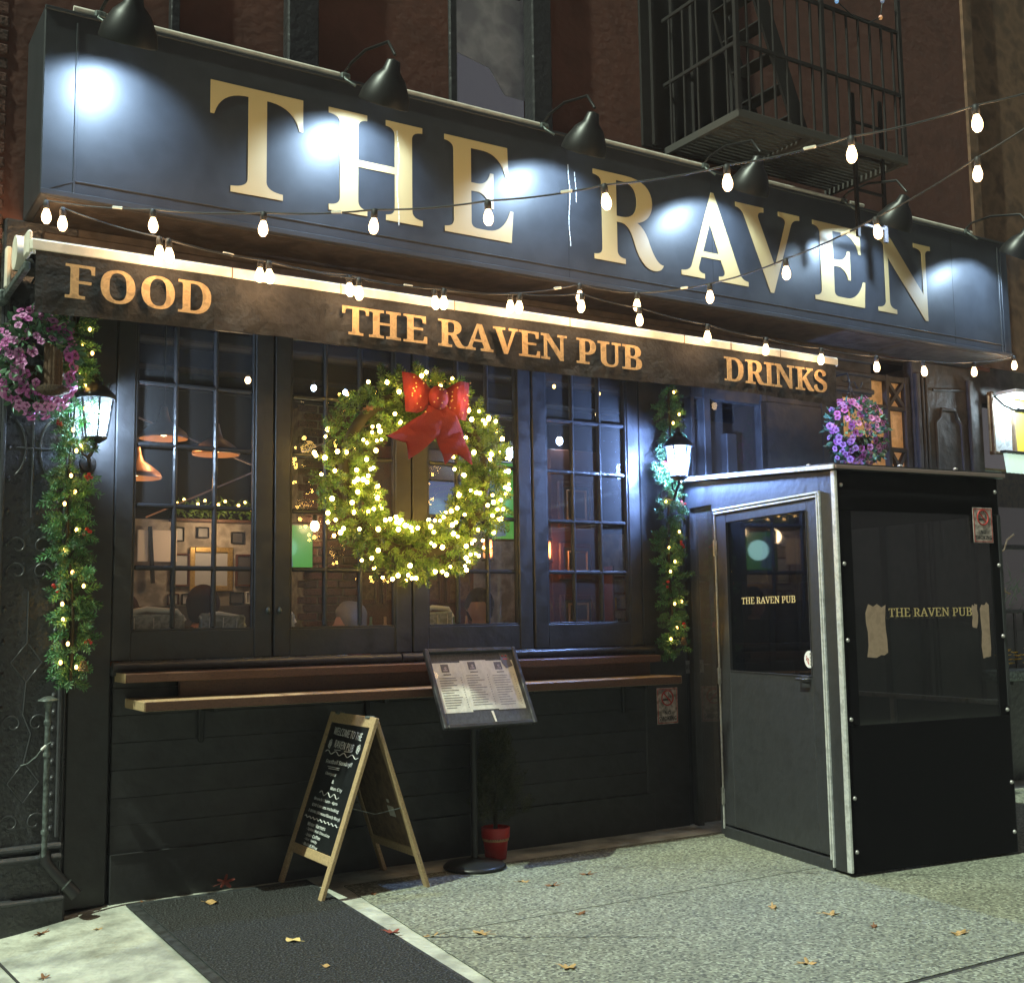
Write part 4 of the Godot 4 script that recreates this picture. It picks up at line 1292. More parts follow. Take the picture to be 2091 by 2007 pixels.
func build_sign() -> void:
	var t := thing("sign_board", "long dark blue black sign board with gold letters reading THE RAVEN", "sign", Vector3(4.87, 3.57, 0.44), "", true)
	var b := Bld.new()
	b.box(Vector3(4.87, 4.063, 0.235), Vector3(7.72, 0.984, 0.466), 0.006)
	obj("panel", b, M.sign, t)
	b = Bld.new()
	b.box(Vector3(4.87, 3.588, 0.470), Vector3(7.72, 0.03, 0.016), 0.003)
	b.box(Vector3(4.87, 4.548, 0.470), Vector3(7.72, 0.02, 0.016), 0.003)
	b.box(Vector3(1.17, 4.05, 0.4705), Vector3(0.012, 0.9, 0.008), 0.002)
	b.box(Vector3(4.9, 3.665, 0.4705), Vector3(7.47, 0.008, 0.008), 0.002)
	b.box(Vector3(8.60, 4.05, 0.4705), Vector3(0.016, 0.9, 0.016), 0.003)
	b.box(Vector3(8.635, 4.05, 0.4705), Vector3(0.016, 0.9, 0.012), 0.003)
	b.bar(Vector3(1.17, 3.665, 0.4695), Vector3(1.03, 3.6, 0.4695), 0.008, 0.006, Vector3(0, 0, 1))
	obj("trim", b, M.sign, t)
	b = Bld.new()
	for q in [4.2, 8.0, 5.42]:
		b.box(Vector3(q, 4.05, 0.4682), Vector3(0.004, 0.9, 0.003))
	obj("seam", b, M.signdark, t)
	mat("conduit", 0.85, 0.8, 0.72, 0.4, {tex = "soft", scale = 1.0})
	for q in [[1.15, 1.33], [1.5, 2.62], [2.93, 4.0], [4.25, 5.42], [5.82, 6.75], [6.85, 7.0], [7.5, 8.3]]:
		b = Bld.new()
		b.tube([Vector3(q[0], 4.585, 0.45), Vector3(q[1], 4.585, 0.45)], 0.015, 8)
		obj("conduit", b, M.conduit, t)
	# drips of white on the board
	b = Bld.new()
	for q in [[2.98, 4.3, 3.74], [4.21, 4.34, 3.8], [4.26, 4.3, 4.1]]:
		var yy: float = q[1]
		while yy > q[2]:
			b.box(Vector3(q[0] + 0.006 * sin(yy * 17.0), yy, 0.4692 if q[0] > 4.0 else 0.4775), Vector3(0.004, 0.03, 0.0012))
			yy -= 0.034
	obj("paint_drip", b, M.chalk, t)
	# letters, drawn one unit high
	var T := [[0, 1], [1, 1], [1, 0.69], [0.96, 0.69], [0.90, 0.90, 0.64, 0.915], [0.60, 0.915], [0.60, 0.14], [0.61, 0.06, 0.78, 0.055], [0.78, 0], [0.22, 0], [0.22, 0.055], [0.39, 0.06, 0.40, 0.14], [0.40, 0.915], [0.36, 0.915], [0.10, 0.90, 0.04, 0.69], [0, 0.69]]
	var H := [[0, 0], [0.40, 0], [0.40, 0.055], [0.31, 0.06, 0.305, 0.13], [0.305, 0.47], [0.695, 0.47], [0.695, 0.13], [0.69, 0.06, 0.60, 0.055], [0.60, 0], [1, 0], [1, 0.055], [0.89, 0.06, 0.885, 0.13], [0.885, 0.87], [0.89, 0.94, 1, 0.945], [1, 1], [0.60, 1], [0.60, 0.945], [0.69, 0.94, 0.695, 0.87], [0.695, 0.54], [0.305, 0.54], [0.305, 0.87], [0.31, 0.94, 0.40, 0.945], [0.40, 1], [0, 1], [0, 0.945], [0.11, 0.94, 0.115, 0.87], [0.115, 0.13], [0.11, 0.06, 0, 0.055]]
	var E := [[0, 0], [0.97, 0], [1, 0.33], [0.955, 0.33], [0.86, 0.09, 0.62, 0.085], [0.48, 0.085], [0.38, 0.085, 0.38, 0.15], [0.38, 0.47], [0.47, 0.47], [0.62, 0.46, 0.66, 0.32], [0.71, 0.32], [0.71, 0.69], [0.66, 0.69], [0.62, 0.56, 0.47, 0.555], [0.38, 0.555], [0.38, 0.915], [0.56, 0.915], [0.82, 0.91, 0.89, 0.68], [0.935, 0.68], [0.92, 1], [0, 1], [0, 0.945], [0.12, 0.94, 0.13, 0.87], [0.13, 0.13], [0.12, 0.06, 0, 0.055]]
	var R := [[0, 0], [0.44, 0], [0.44, 0.055], [0.33, 0.06, 0.325, 0.13], [0.325, 0.46], [0.40, 0.46], [0.50, 0.45, 0.56, 0.30], [0.66, -0.02, 0.86, -0.02], [0.97, -0.02, 1.0, 0.06], [0.90, 0.05, 0.80, 0.27], [0.74, 0.44, 0.62, 0.49], [0.84, 0.54, 0.85, 0.745], [0.84, 1.0, 0.46, 1.0], [0, 1], [0, 0.945], [0.11, 0.94, 0.115, 0.87], [0.115, 0.13], [0.11, 0.06, 0, 0.055]]
	var R2 := [[0.325, 0.525], [0.40, 0.525], [0.62, 0.53, 0.62, 0.735], [0.61, 0.93, 0.42, 0.93], [0.325, 0.93]]
	var A := [[0, 0], [0.34, 0], [0.34, 0.055], [0.24, 0.06, 0.255, 0.13], [0.295, 0.25], [0.585, 0.25], [0.635, 0.13], [0.66, 0.06, 0.55, 0.055], [0.55, 0], [1, 0], [1, 0.055], [0.90, 0.06, 0.875, 0.13], [0.505, 1.04], [0.465, 1.04], [0.15, 0.13], [0.12, 0.06, 0, 0.055]]
	var A2 := [[0.325, 0.32], [0.555, 0.32], [0.435, 0.66]]
	var V := [[0, 1], [0, 0.945], [0.09, 0.94, 0.125, 0.86], [0.50, -0.02], [0.55, -0.02], [0.86, 0.86], [0.89, 0.94, 1, 0.945], [1, 1], [0.66, 1], [0.66, 0.945], [0.79, 0.94, 0.765, 0.86], [0.58, 0.31], [0.345, 0.86], [0.32, 0.94, 0.43, 0.945], [0.43, 1]]
	var N := [[0, 0], [0.34, 0], [0.34, 0.055], [0.22, 0.06, 0.215, 0.14], [0.215, 0.73], [0.87, -0.02], [0.92, -0.02], [0.92, 0.87], [0.92, 0.94, 1.02, 0.945], [1.02, 1], [0.70, 1], [0.70, 0.945], [0.845, 0.94, 0.85, 0.87], [0.85, 0.33], [0.27, 1], [0, 1], [0, 0.945], [0.12, 0.94, 0.145, 0.88], [0.145, 0.14], [0.13, 0.06, 0, 0.055]]
	big_letter(t, T, [], 1.86, 0.53)
	big_letter(t, H, [], 2.545, 0.60)
	big_letter(t, E, [], 3.295, 0.485)
	big_letter(t, R, [R2], 4.40, 0.575)
	big_letter(t, A, [A2], 5.13, 0.615)
	big_letter(t, V, [], 5.645, 0.63)
	big_letter(t, E, [], 6.41, 0.545)
	big_letter(t, N, [], 7.09, 0.63)
	# goose-neck floods on the top edge
	var first: Node3D = null
	var where := ["left of the letter T", "above the letter H", "between the words THE and RAVEN", "above the letter A of RAVEN", "above the last letter E", "at the sign's right end past the letter N"]
	var xs := [1.28, 2.65, 4.03, 5.38, 6.77, 8.22]
	for i in 6:
		if first == null:
			first = thing("sign_lamp", "", "lamp", Vector3(xs[0], 4.556, 0.45))
			b = Bld.new()
			b.box(Vector3(0, 0.02, 0), Vector3(0.06, 0.04, 0.06), 0.008)
			b.tube([Vector3(0, 0.03, 0), Vector3(-0.02, -0.02, 0.06), Vector3(0.03, -0.06, 0.09)], 0.008, 6)
			obj("mount", b, M.galv, first)
			b = Bld.new()
			b.tube([Vector3(0, 0.04, 0), Vector3(0.02, 0.09, 0.05), Vector3(0.03, 0.10, 0.22), Vector3(0.05, 0.05, 0.46), Vector3(0.05, -0.06, 0.54)], 0.009, 8)
			obj("arm", b, M.metal, first)
			var ax := Vector3(0, 0.85, 0.53).normalized()
			var sb := Basis(Vector3.RIGHT, ax, Vector3.RIGHT.cross(ax))
			var rim := Vector3(0.05, -0.285, 0.40)
			b = Bld.new()
			b.lathe([Vector2(0.14, 0.0), Vector2(0.142, 0.006), Vector2(0.132, 0.06), Vector2(0.09, 0.14), Vector2(0.05, 0.18), Vector2(0.036, 0.235), Vector2(0.0, 0.245)], rim, 28, sb)
			obj("shade", b, M.metal, first)
			b = Bld.new()
			b.lathe([Vector2(0.0, 0.165), Vector2(0.06, 0.15), Vector2(0.115, 0.07), Vector2(0.135, 0.006), Vector2(0.14, 0.0)], rim, 28, sb)
			obj("reflector", b, M.white, first)
			b = Bld.new()
			b.ball(rim + ax * 0.11, Vector3(0.03, 0.035, 0.03), 10)
			obj("bulb", b, M.flood, first)
			var sl := SpotLight3D.new()
			sl.name = "light"
			sl.light_energy = 2.4
			sl.light_color = Color(0.74, 0.87, 1.0)
			sl.light_size = 0.03
			sl.spot_range = 12.0
			sl.spot_angle = 64.0
			sl.spot_angle_attenuation = 1.0
			sl.spot_attenuation = 2.0
			sl.shadow_enabled = true
			first.add_child(sl)
			sl.transform = Transform3D(Basis.looking_at(Vector3(-0.12, -0.60, -0.79), Vector3.UP), rim + ax * 0.105)
			first.set_meta("label", "black dome sign lamp " + where[0])
			first.set_meta("group", "lamps along the top of the sign")
		else:
			var c: Node3D = first.duplicate()
			c.name = "sign_lamp"
			add_child(c, true)
			c.position = Vector3(xs[i], 4.556, 0.45)
			c.rotation.y = rnd(-0.12, 0.12)
			c.set_meta("label", "black dome sign lamp " + where[i])
			c.set_meta("category", "lamp")
			c.set_meta("group", "lamps along the top of the sign")

func build_awning() -> void:
	var t := thing("awning", "rolled up dark awning with cream front bar and a lettered valance", "awning", Vector3(3.62, 2.92, 0.7), "", true)
	var b := Bld.new()
	b.box(Vector3(3.625, 3.225, 0.715), Vector3(5.39, 0.062, 0.07), 0.01)
	obj("front_bar", b, M.cream, t)
	b = Bld.new()
	for q in [1.9, 2.5, 3.2, 4.0, 4.9, 5.3, 5.75]:
		b.box(Vector3(q, 3.225, 0.7508), Vector3(0.004, 0.06, 0.003))
	obj("bar_joint", b, M.hardboard, t)
	b = Bld.new()
	b.tube([Vector3(0.95, 3.2, 0.46), Vector3(6.3, 3.2, 0.46)], 0.05, 14)
	b.box(Vector3(3.62, 3.27, 0.4), Vector3(5.34, 0.02, 0.56), 0.004)
	obj("roll", b, M.valance, t)
	# hanging cloth with soft folds and a slightly wavy hem
	b = Bld.new()
	var n1 := noise(1.3, FastNoiseLite.TYPE_SIMPLEX_SMOOTH, 3, 201)
	var nx := 150
	var ny := 8
	var P := func(i: int, j: int) -> Vector3:
		var u := 0.955 + 5.335 * i / nx
		var f := float(j) / ny
		var y := 3.2 - f * (0.288 + 0.012 * sin(u * 2.1) + (0.01 if i > nx - 4 else 0.0))
		return Vector3(u, y, 0.747 + 0.02 * f * n1.get_noise_1d(u * 2.0) + 0.010 * f * n1.get_noise_2d(u * 3.0, y * 4.0))
	for i in nx:
		for j in ny:
			var a: Vector3 = P.call(i, j + 1)
			var d: Vector3 = P.call(i + 1, j + 1)
			var e: Vector3 = P.call(i + 1, j)
			var g: Vector3 = P.call(i, j)
			b.quad(a, d, e, g)
			var bk := Vector3(0, 0, -0.003)
			b.quad(d + bk, a + bk, g + bk, e + bk)
	obj("valance", b, M.valance, t)
	text("lettering", "FOOD", serif_bold, M.valgold, t, Transform3D(Basis(), Vector3(1.435, 3.066, 0.766)), 0.70, 0.165, 0.004)
	text("lettering", "THE RAVEN PUB", serif_bold, M.valgold, t, Transform3D(Basis(), Vector3(3.515, 3.054, 0.766)), 2.03, 0.155, 0.004)
	text("lettering", "DRINKS", serif_bold, M.valgold, t, Transform3D(Basis(), Vector3(5.695, 3.064, 0.766)), 0.95, 0.16, 0.004)
	b = Bld.new()
	b.box(Vector3(0.925, 3.13, 0.36), Vector3(0.03, 0.04, 0.7), 0.006)
	b.box(Vector3(0.915, 3.13, 0.06), Vector3(0.05, 0.07, 0.1), 0.01)
	obj("side_arm", b, M.galv, t)
	b = Bld.new()
	b.box(Vector3(0.93, 3.28, 0.10), Vector3(0.03, 0.22, 0.05), 0.008)
	obj("end_bracket", b, M.cream, t)
	b = Bld.new()
	b.lathe([Vector2(0.0, -0.02), Vector2(0.085, -0.02), Vector2(0.085, 0.02), Vector2(0.0, 0.02)], Vector3(0.93, 3.27, 0.42), 18, Basis(Vector3(0, 0, 1), PI / 2), false)
	obj("roller_end", b, M.cream, t)
	b = Bld.new()
	b.box(Vector3(0.93, 3.24, 0.68), Vector3(0.025, 0.12, 0.1), 0.01)
	obj("bar_end", b, M.cream, t)

func build_fire_escape() -> void:
	var t := thing("fire_escape", "dark iron fire escape with slatted platform above the sign's right half", "fire escape", Vector3(6.3, 4.85, 0.4), "", true)
	var b := Bld.new()
	b.box(Vector3(6.24, 4.84, 0.80), Vector3(1.72, 0.06, 0.03), 0.005)
	b.box(Vector3(5.4, 4.84, 0.4), Vector3(0.03, 0.06, 0.8), 0.005)
	b.box(Vector3(6.13, 4.83, 0.4), Vector3(0.03, 0.05, 0.78), 0.005)
	b.box(Vector3(7.08, 4.84, 0.4), Vector3(0.03, 0.06, 0.8), 0.005)
	obj("platform_frame", b, M.metalgrey, t)
	for i in 16:
		b = Bld.new()
		b.box(Vector3(6.24, 4.862, 0.04 + 0.047 * i), Vector3(1.66, 0.012, 0.028), 0.002)
		obj("slat", b, M.metalgrey, t)
	for q in [[5.4, 0.8], [7.08, 0.8], [6.24, 0.8]]:
		b = Bld.new()
		b.box(Vector3(q[0], 5.9, q[1]), Vector3(0.04, 2.1, 0.03), 0.004)
		obj("post", b, M.matblack, t)
	for y in [5.35, 5.85]:
		b = Bld.new()
		b.box(Vector3(6.24, y, 0.8), Vector3(1.7, 0.03, 0.02), 0.004)
		obj("rail", b, M.matblack, t)
		b = Bld.new()
		b.box(Vector3(5.4, y, 0.4), Vector3(0.02, 0.03, 0.8), 0.004)
		obj("rail", b, M.matblack, t)
	for i in 13:
		b = Bld.new()
		b.box(Vector3(5.5 + 0.125 * i, 5.35, 0.8), Vector3(0.016, 1.0, 0.016), 0.002)
		obj("baluster", b, M.matblack, t)
	for i in 5:
		b = Bld.new()
		b.box(Vector3(5.4, 5.35, 0.1 + 0.15 * i), Vector3(0.016, 1.0, 0.016), 0.002)
		obj("baluster", b, M.matblack, t)
	b = Bld.new()
	b.bar(Vector3(5.45, 6.7, 0.25), Vector3(6.15, 4.9, 0.25), 0.02, 0.14)
	b.bar(Vector3(5.45, 6.7, 0.65), Vector3(6.15, 4.9, 0.65), 0.02, 0.14)
	obj("stair_string", b, M.matblack, t)
	for i in 8:
		b = Bld.new()
		b.box(Vector3(5.5 + 0.085 * i, 6.55 - 0.218 * i, 0.45), Vector3(0.14, 0.015, 0.4), 0.003)
		obj("tread", b, M.matblack, t)
	b = Bld.new()
	for q in [6.62, 6.92]:
		b.box(Vector3(q, 4.75, 0.72), Vector3(0.035, 1.1, 0.02), 0.003)
	for i in 4:
		b.box(Vector3(6.77, 4.3 + 0.26 * i, 0.72), Vector3(0.3, 0.02, 0.02), 0.003)
	obj("drop_ladder", b, M.matblack, t)
	t = thing("coloured_lights", "string of small coloured bulbs looped along the fire escape railing", "string lights", Vector3(7.2, 5.9, 0.8), "", true)
	var pts := [Vector3(6.15, 6.10, 0.82), Vector3(6.28, 6.0, 0.82), Vector3(6.39, 5.91, 0.82), Vector3(6.55, 5.84, 0.82), Vector3(6.72, 5.83, 0.82), Vector3(6.86, 5.91, 0.82), Vector3(6.89, 6.05, 0.82), Vector3(6.92, 6.2, 0.82)]
	b = Bld.new()
	b.tube(pts, 0.005, 5)
	obj("wire", b, M.metal, t)
	var cs := [Color(1.0, 0.35, 0.3), Color(1.0, 0.7, 0.3), Color(0.3, 0.6, 0.8), Color(0.7, 0.3, 0.3)]
	for i in pts.size():
		if i == 3 or i == 4:
			continue
		b = Bld.new()
		b.ball(pts[i], Vector3(0.016, 0.02, 0.016), 8)
		obj("bulb", b, mat("xmas%d" % i, 0.5, 0.3, 0.3, 0.4, {emit = cs[i % 4], power = 0.9 if i < 3 else 0.35}), t)

# ---- festoon strings ----
func festoon(label: String, pts: Array, skip: int, energy: float) -> void:
	var t := thing("festoon_lights", label, "string lights", pts[0], "festoon strings of warm bulbs", true)
	var path: Array = []
	for i in pts.size() - 1:
		for k in 6:
			var f := k / 6.0
			var p: Vector3 = pts[i].lerp(pts[i + 1], f)
			path.append(p + Vector3(0, 0.075 - 0.05 * f * (1.0 - f), 0))
	path.append(pts[pts.size() - 1] + Vector3(0, 0.075, 0))
	var b := Bld.new()
	b.tube(path, 0.0045, 6)
	obj("wire", b, M.signdark, t)
	for i in pts.size():
		var p: Vector3 = pts[i]
		var tilt := Basis(Vector3(rnd(-1, 1), 0, rnd(-1, 1)).normalized(), rnd(0, 0.16))
		b = Bld.new()
		b.lathe([Vector2(0, -0.042), Vector2(0.012, -0.040), Vector2(0.021, -0.026), Vector2(0.0235, -0.008), Vector2(0.0195, 0.012), Vector2(0.013, 0.028), Vector2(0.012, 0.034)], p, 14, tilt)
		var bulb := obj("bulb", b, M.bulbwarm, t)
		b = Bld.new()
		b.lathe([Vector2(0.0, 0.032), Vector2(0.0155, 0.032), Vector2(0.0165, 0.06), Vector2(0.012, 0.078), Vector2(0.0, 0.08)], p, 12, tilt)
		obj("socket", b, M.signdark, bulb).position = Vector3.ZERO
		lamp(t, p, energy, Color(1.0, 0.80, 0.58), 0.022)
		if i < pts.size() - 1 and i % 2 == skip:
			b = Bld.new()
			var q: Vector3 = p.lerp(pts[i + 1], 0.62) + Vector3(0, 0.068, 0)
			b.bar(q, q + (pts[i + 1] - p).normalized() * 0.055, 0.012, 0.014, Vector3.UP, 0.003)
			obj("clip", b, M.cream, t)

func build_strings() -> void:
	var A := [Vector3(1.039, 3.456, 0.500), Vector3(1.463, 3.371, 0.872), Vector3(1.883, 3.314, 1.245), Vector3(2.288, 3.285, 1.613), Vector3(2.692, 3.284, 1.983), Vector3(3.090, 3.313, 2.354), Vector3(3.484, 3.354, 2.723), Vector3(3.869, 3.432, 3.092), Vector3(4.240, 3.517, 3.453), Vector3(4.589, 3.620, 3.802)]
	var B := [Vector3(1.112, 3.425, 0.520), Vector3(1.504, 3.247, 0.840), Vector3(2.013, 3.212, 0.840), Vector3(2.512, 3.204, 0.840), Vector3(3.028, 3.201, 0.840), Vector3(3.519, 3.243, 0.840), Vector3(4.013, 3.368, 0.840), Vector3(4.447, 3.374, 0.840), Vector3(4.551, 3.305, 1.395), Vector3(4.602, 3.308, 1.960), Vector3(4.694, 3.391, 2.518), Vector3(4.763, 3.526, 3.068), Vector3(5.035, 3.793, 3.493)]
	var C := [Vector3(1.541, 3.230, 0.880), Vector3(2.051, 3.199, 0.880), Vector3(2.548, 3.180, 0.880), Vector3(3.059, 3.195, 0.880), Vector3(3.554, 3.235, 0.880), Vector3(3.994, 3.298, 0.880), Vector3(4.432, 3.269, 0.880), Vector3(4.981, 3.229, 0.880), Vector3(5.487, 3.199, 0.880), Vector3(6.024, 3.194, 0.860), Vector3(6.655, 3.219, 0.800), Vector3(7.274, 3.264, 0.720), Vector3(8.003, 3.352, 0.620), Vector3(8.642, 3.485, 0.540)]
	festoon("warm bulb string slanting across the sign letters from left corner to upper right", A, 0, 0.075)
	festoon("warm bulb string along the awning's left half, then out to the right edge", B, 1, 0.075)
	festoon("warm bulb string along the cream awning bar to the sign's lower right corner", C, 5, 0.075)

# ---- carriage lanterns ----
func build_lanterns() -> void:
	for q in [[Vector3(1.37, 2.42, 0.16), "black carriage lantern with cool white bulb left of the windows", "cool", 1.5, Color(0.75, 0.87, 1.0)], [Vector3(5.20, 2.40, 0.30), "glaring blue white carriage lantern on the post right of the windows", "coolhot", 6.5, Color(0.55, 0.70, 1.0)]]:
		var t := thing("wall_lantern", q[1], "lantern", q[0], "carriage lanterns")
		var b := Bld.new()
		b.lathe([Vector2(0.0, -0.03), Vector2(0.03, -0.03), Vector2(0.06, -0.012), Vector2(0.064, 0.0), Vector2(0.0, 0.002)], Vector3.ZERO, 6, Basis(), false)
		b.tube([Vector3(0, -0.03, 0), Vector3(0, -0.06, 0)], 0.012, 8)
		obj("base", b, M.metal, t)
		b = Bld.new()
		for k in 6:
			var d := Vector3(sin(TAU * k / 6), 0, cos(TAU * k / 6))
			b.bar(d * 0.06, d * 0.09 + Vector3(0, 0.2, 0), 0.008, 0.008, d)
		obj("frame", b, M.metal, t)
		b = Bld.new()
		b.lathe([Vector2(0.098, 0.2), Vector2(0.108, 0.203), Vector2(0.1, 0.225), Vector2(0.062, 0.262), Vector2(0.03, 0.28), Vector2(0.034, 0.292), Vector2(0.02, 0.3), Vector2(0.018, 0.315), Vector2(0.022, 0.322), Vector2(0.0, 0.345)], Vector3.ZERO, 12)
		b.lathe([Vector2(0.0, 0.23), Vector2(0.098, 0.2)], Vector3.ZERO, 12)
		obj("roof", b, M.metal, t)
		for k in 6:
			var d := Vector3(sin(TAU * k / 6), 0, cos(TAU * k / 6))
			var e := Vector3(sin(TAU * (k + 1) / 6), 0, cos(TAU * (k + 1) / 6))
			b = Bld.new()
			b.quad(d * 0.058, e * 0.058, e * 0.087 + Vector3(0, 0.2, 0), d * 0.087 + Vector3(0, 0.2, 0))
			obj("pane", b, M.lampglass, t)
		b = Bld.new()
		b.ball(Vector3(0, 0.105, 0), Vector3(0.034, 0.062, 0.034), 12)
		obj("bulb", b, M[q[2]], t)
		b = Bld.new()
		b.tube([Vector3(0, 0.0, 0), Vector3(0, 0.056, 0)], 0.012, 8)
		obj("candle", b, M.white, t)
		b = Bld.new()
		b.tube([Vector3(0, -0.05, 0), Vector3(-0.03, -0.11, 0), Vector3(-0.01, -0.16, -0.05), Vector3(0.0, -0.14, -0.12), Vector3(0, -0.12, -0.16)], 0.01, 8)
		b.tube([Vector3(-0.03, -0.11, 0), Vector3(-0.06, -0.09, 0), Vector3(-0.065, -0.05, 0), Vector3(-0.035, -0.045, 0)], 0.007, 8)
		b.lathe([Vector2(0.0, 0.0), Vector2(0.045, 0.0), Vector2(0.04, 0.012), Vector2(0.0, 0.016)], Vector3(0, -0.12, -0.155), 16, Basis(Vector3.RIGHT, PI / 2))
		obj("scroll_arm", b, M.metal, t)
		lamp(t, Vector3(0, 0.1, 0), q[3], q[4], 0.03)

# ---- evergreens ----
func sprig(len_: float, needles: int, nl: float, nw: float) -> ArrayMesh:
	var b := Bld.new()
	for i in needles:
		var t := 0.15 + 0.85 * i / needles
		var a := i * 2.4
		var o := Vector3(0, len_ * t, 0)
		var d := Vector3(cos(a), 0.75, sin(a)).normalized()
		var s := d.cross(Vector3(sin(a * 1.7), 0.3, cos(a * 1.3))).normalized() * nw
		var l := nl * (1.05 - 0.45 * t) * rnd(0.8, 1.15)
		var g := rnd(0.7, 1.3)
		b.col = Color(g * rnd(0.85, 1.15), g, g * rnd(0.8, 1.1))
		b.quad(o - s * 0.6, o + d * l * 0.5 - s, o + d * l, o + d * l * 0.5 + s)
	return b.mesh()

func scatter(called: String, mesh: Mesh, m: Material, parent: Node, ts: Array) -> void:
	var mm := MultiMesh.new()
	mm.transform_format = MultiMesh.TRANSFORM_3D
	mm.use_colors = true
	mm.mesh = mesh
	mm.instance_count = ts.size()
	for i in ts.size():
		mm.set_instance_transform(i, ts[i])
		var g := rnd(0.45, 1.5)
		mm.set_instance_color(i, Color(g * rnd(0.9, 1.2), g, g * rnd(0.8, 1.05)))
	var o := MultiMeshInstance3D.new()
	o.name = called
	o.multimesh = mm
	o.material_override = m
	o.set_meta("kind", "stuff")
	if WALL.has(parent):
		o.position = -(parent as Node3D).position
	parent.add_child(o, true)

func aim(p: Vector3, d: Vector3, s := 1.0) -> Transform3D:
	# a transform whose y axis points along d
	var y := d.normalized()
	var x := y.cross(Vector3(0.31, 0.2, 0.93)).normalized()
	x = x.rotated(y, rnd(0, TAU))
	return Transform3D(Basis(x * s, y * s, x.cross(y) * s), p)

func ribbon(b: Bld, ctr: Array, half: Array, across: Array, bulge: float, notch := 0.0) -> void:
	# a padded ribbon through ctr, half as wide as half says
	var n := ctr.size()
	var m := 10
	var N := func(i: int) -> Vector3:
		var d: Vector3 = (ctr[mini(i + 1, n - 1)] - ctr[maxi(i - 1, 0)]).normalized()
		return d.cross(across[i]).normalized()
	var P := func(i: int, j: int, side: float) -> Vector3:
		var v := -1.0 + 2.0 * j / m
		var nn: Vector3 = N.call(i)
		if nn.z < 0.0:
			nn = -nn
		var along: Vector3 = (ctr[n - 1] - ctr[n - 2]).normalized()
		var p: Vector3 = ctr[i] + across[i] * (half[i] * v)
		if i == n - 1:
			p += along * notch * (absf(v) - 0.5)
		return p + nn * (side * (0.004 + bulge * sqrt(maxf(0.0, 1.0 - v * v)) * sin(PI * clampf(float(i) / (n - 1), 0.12, 0.88))) + 0.004 * sin(i * 1.9 + v * 4.0))
	for i in n - 1:
		for j in m:
			var ctrp: Vector3 = (ctr[i] + ctr[i + 1]) * 0.5 + across[i] * (half[i] * (-1.0 + 2.0 * (j + 0.5) / m))
			b.out([P.call(i, j, 1.0), P.call(i + 1, j, 1.0), P.call(i + 1, j + 1, 1.0), P.call(i, j + 1, 1.0)], ctrp - Vector3(0, 0, 0.02))
			b.out([P.call(i, j, -1.0), P.call(i + 1, j, -1.0), P.call(i + 1, j + 1, -1.0), P.call(i, j + 1, -1.0)], ctrp + Vector3(0, 0, 0.02))

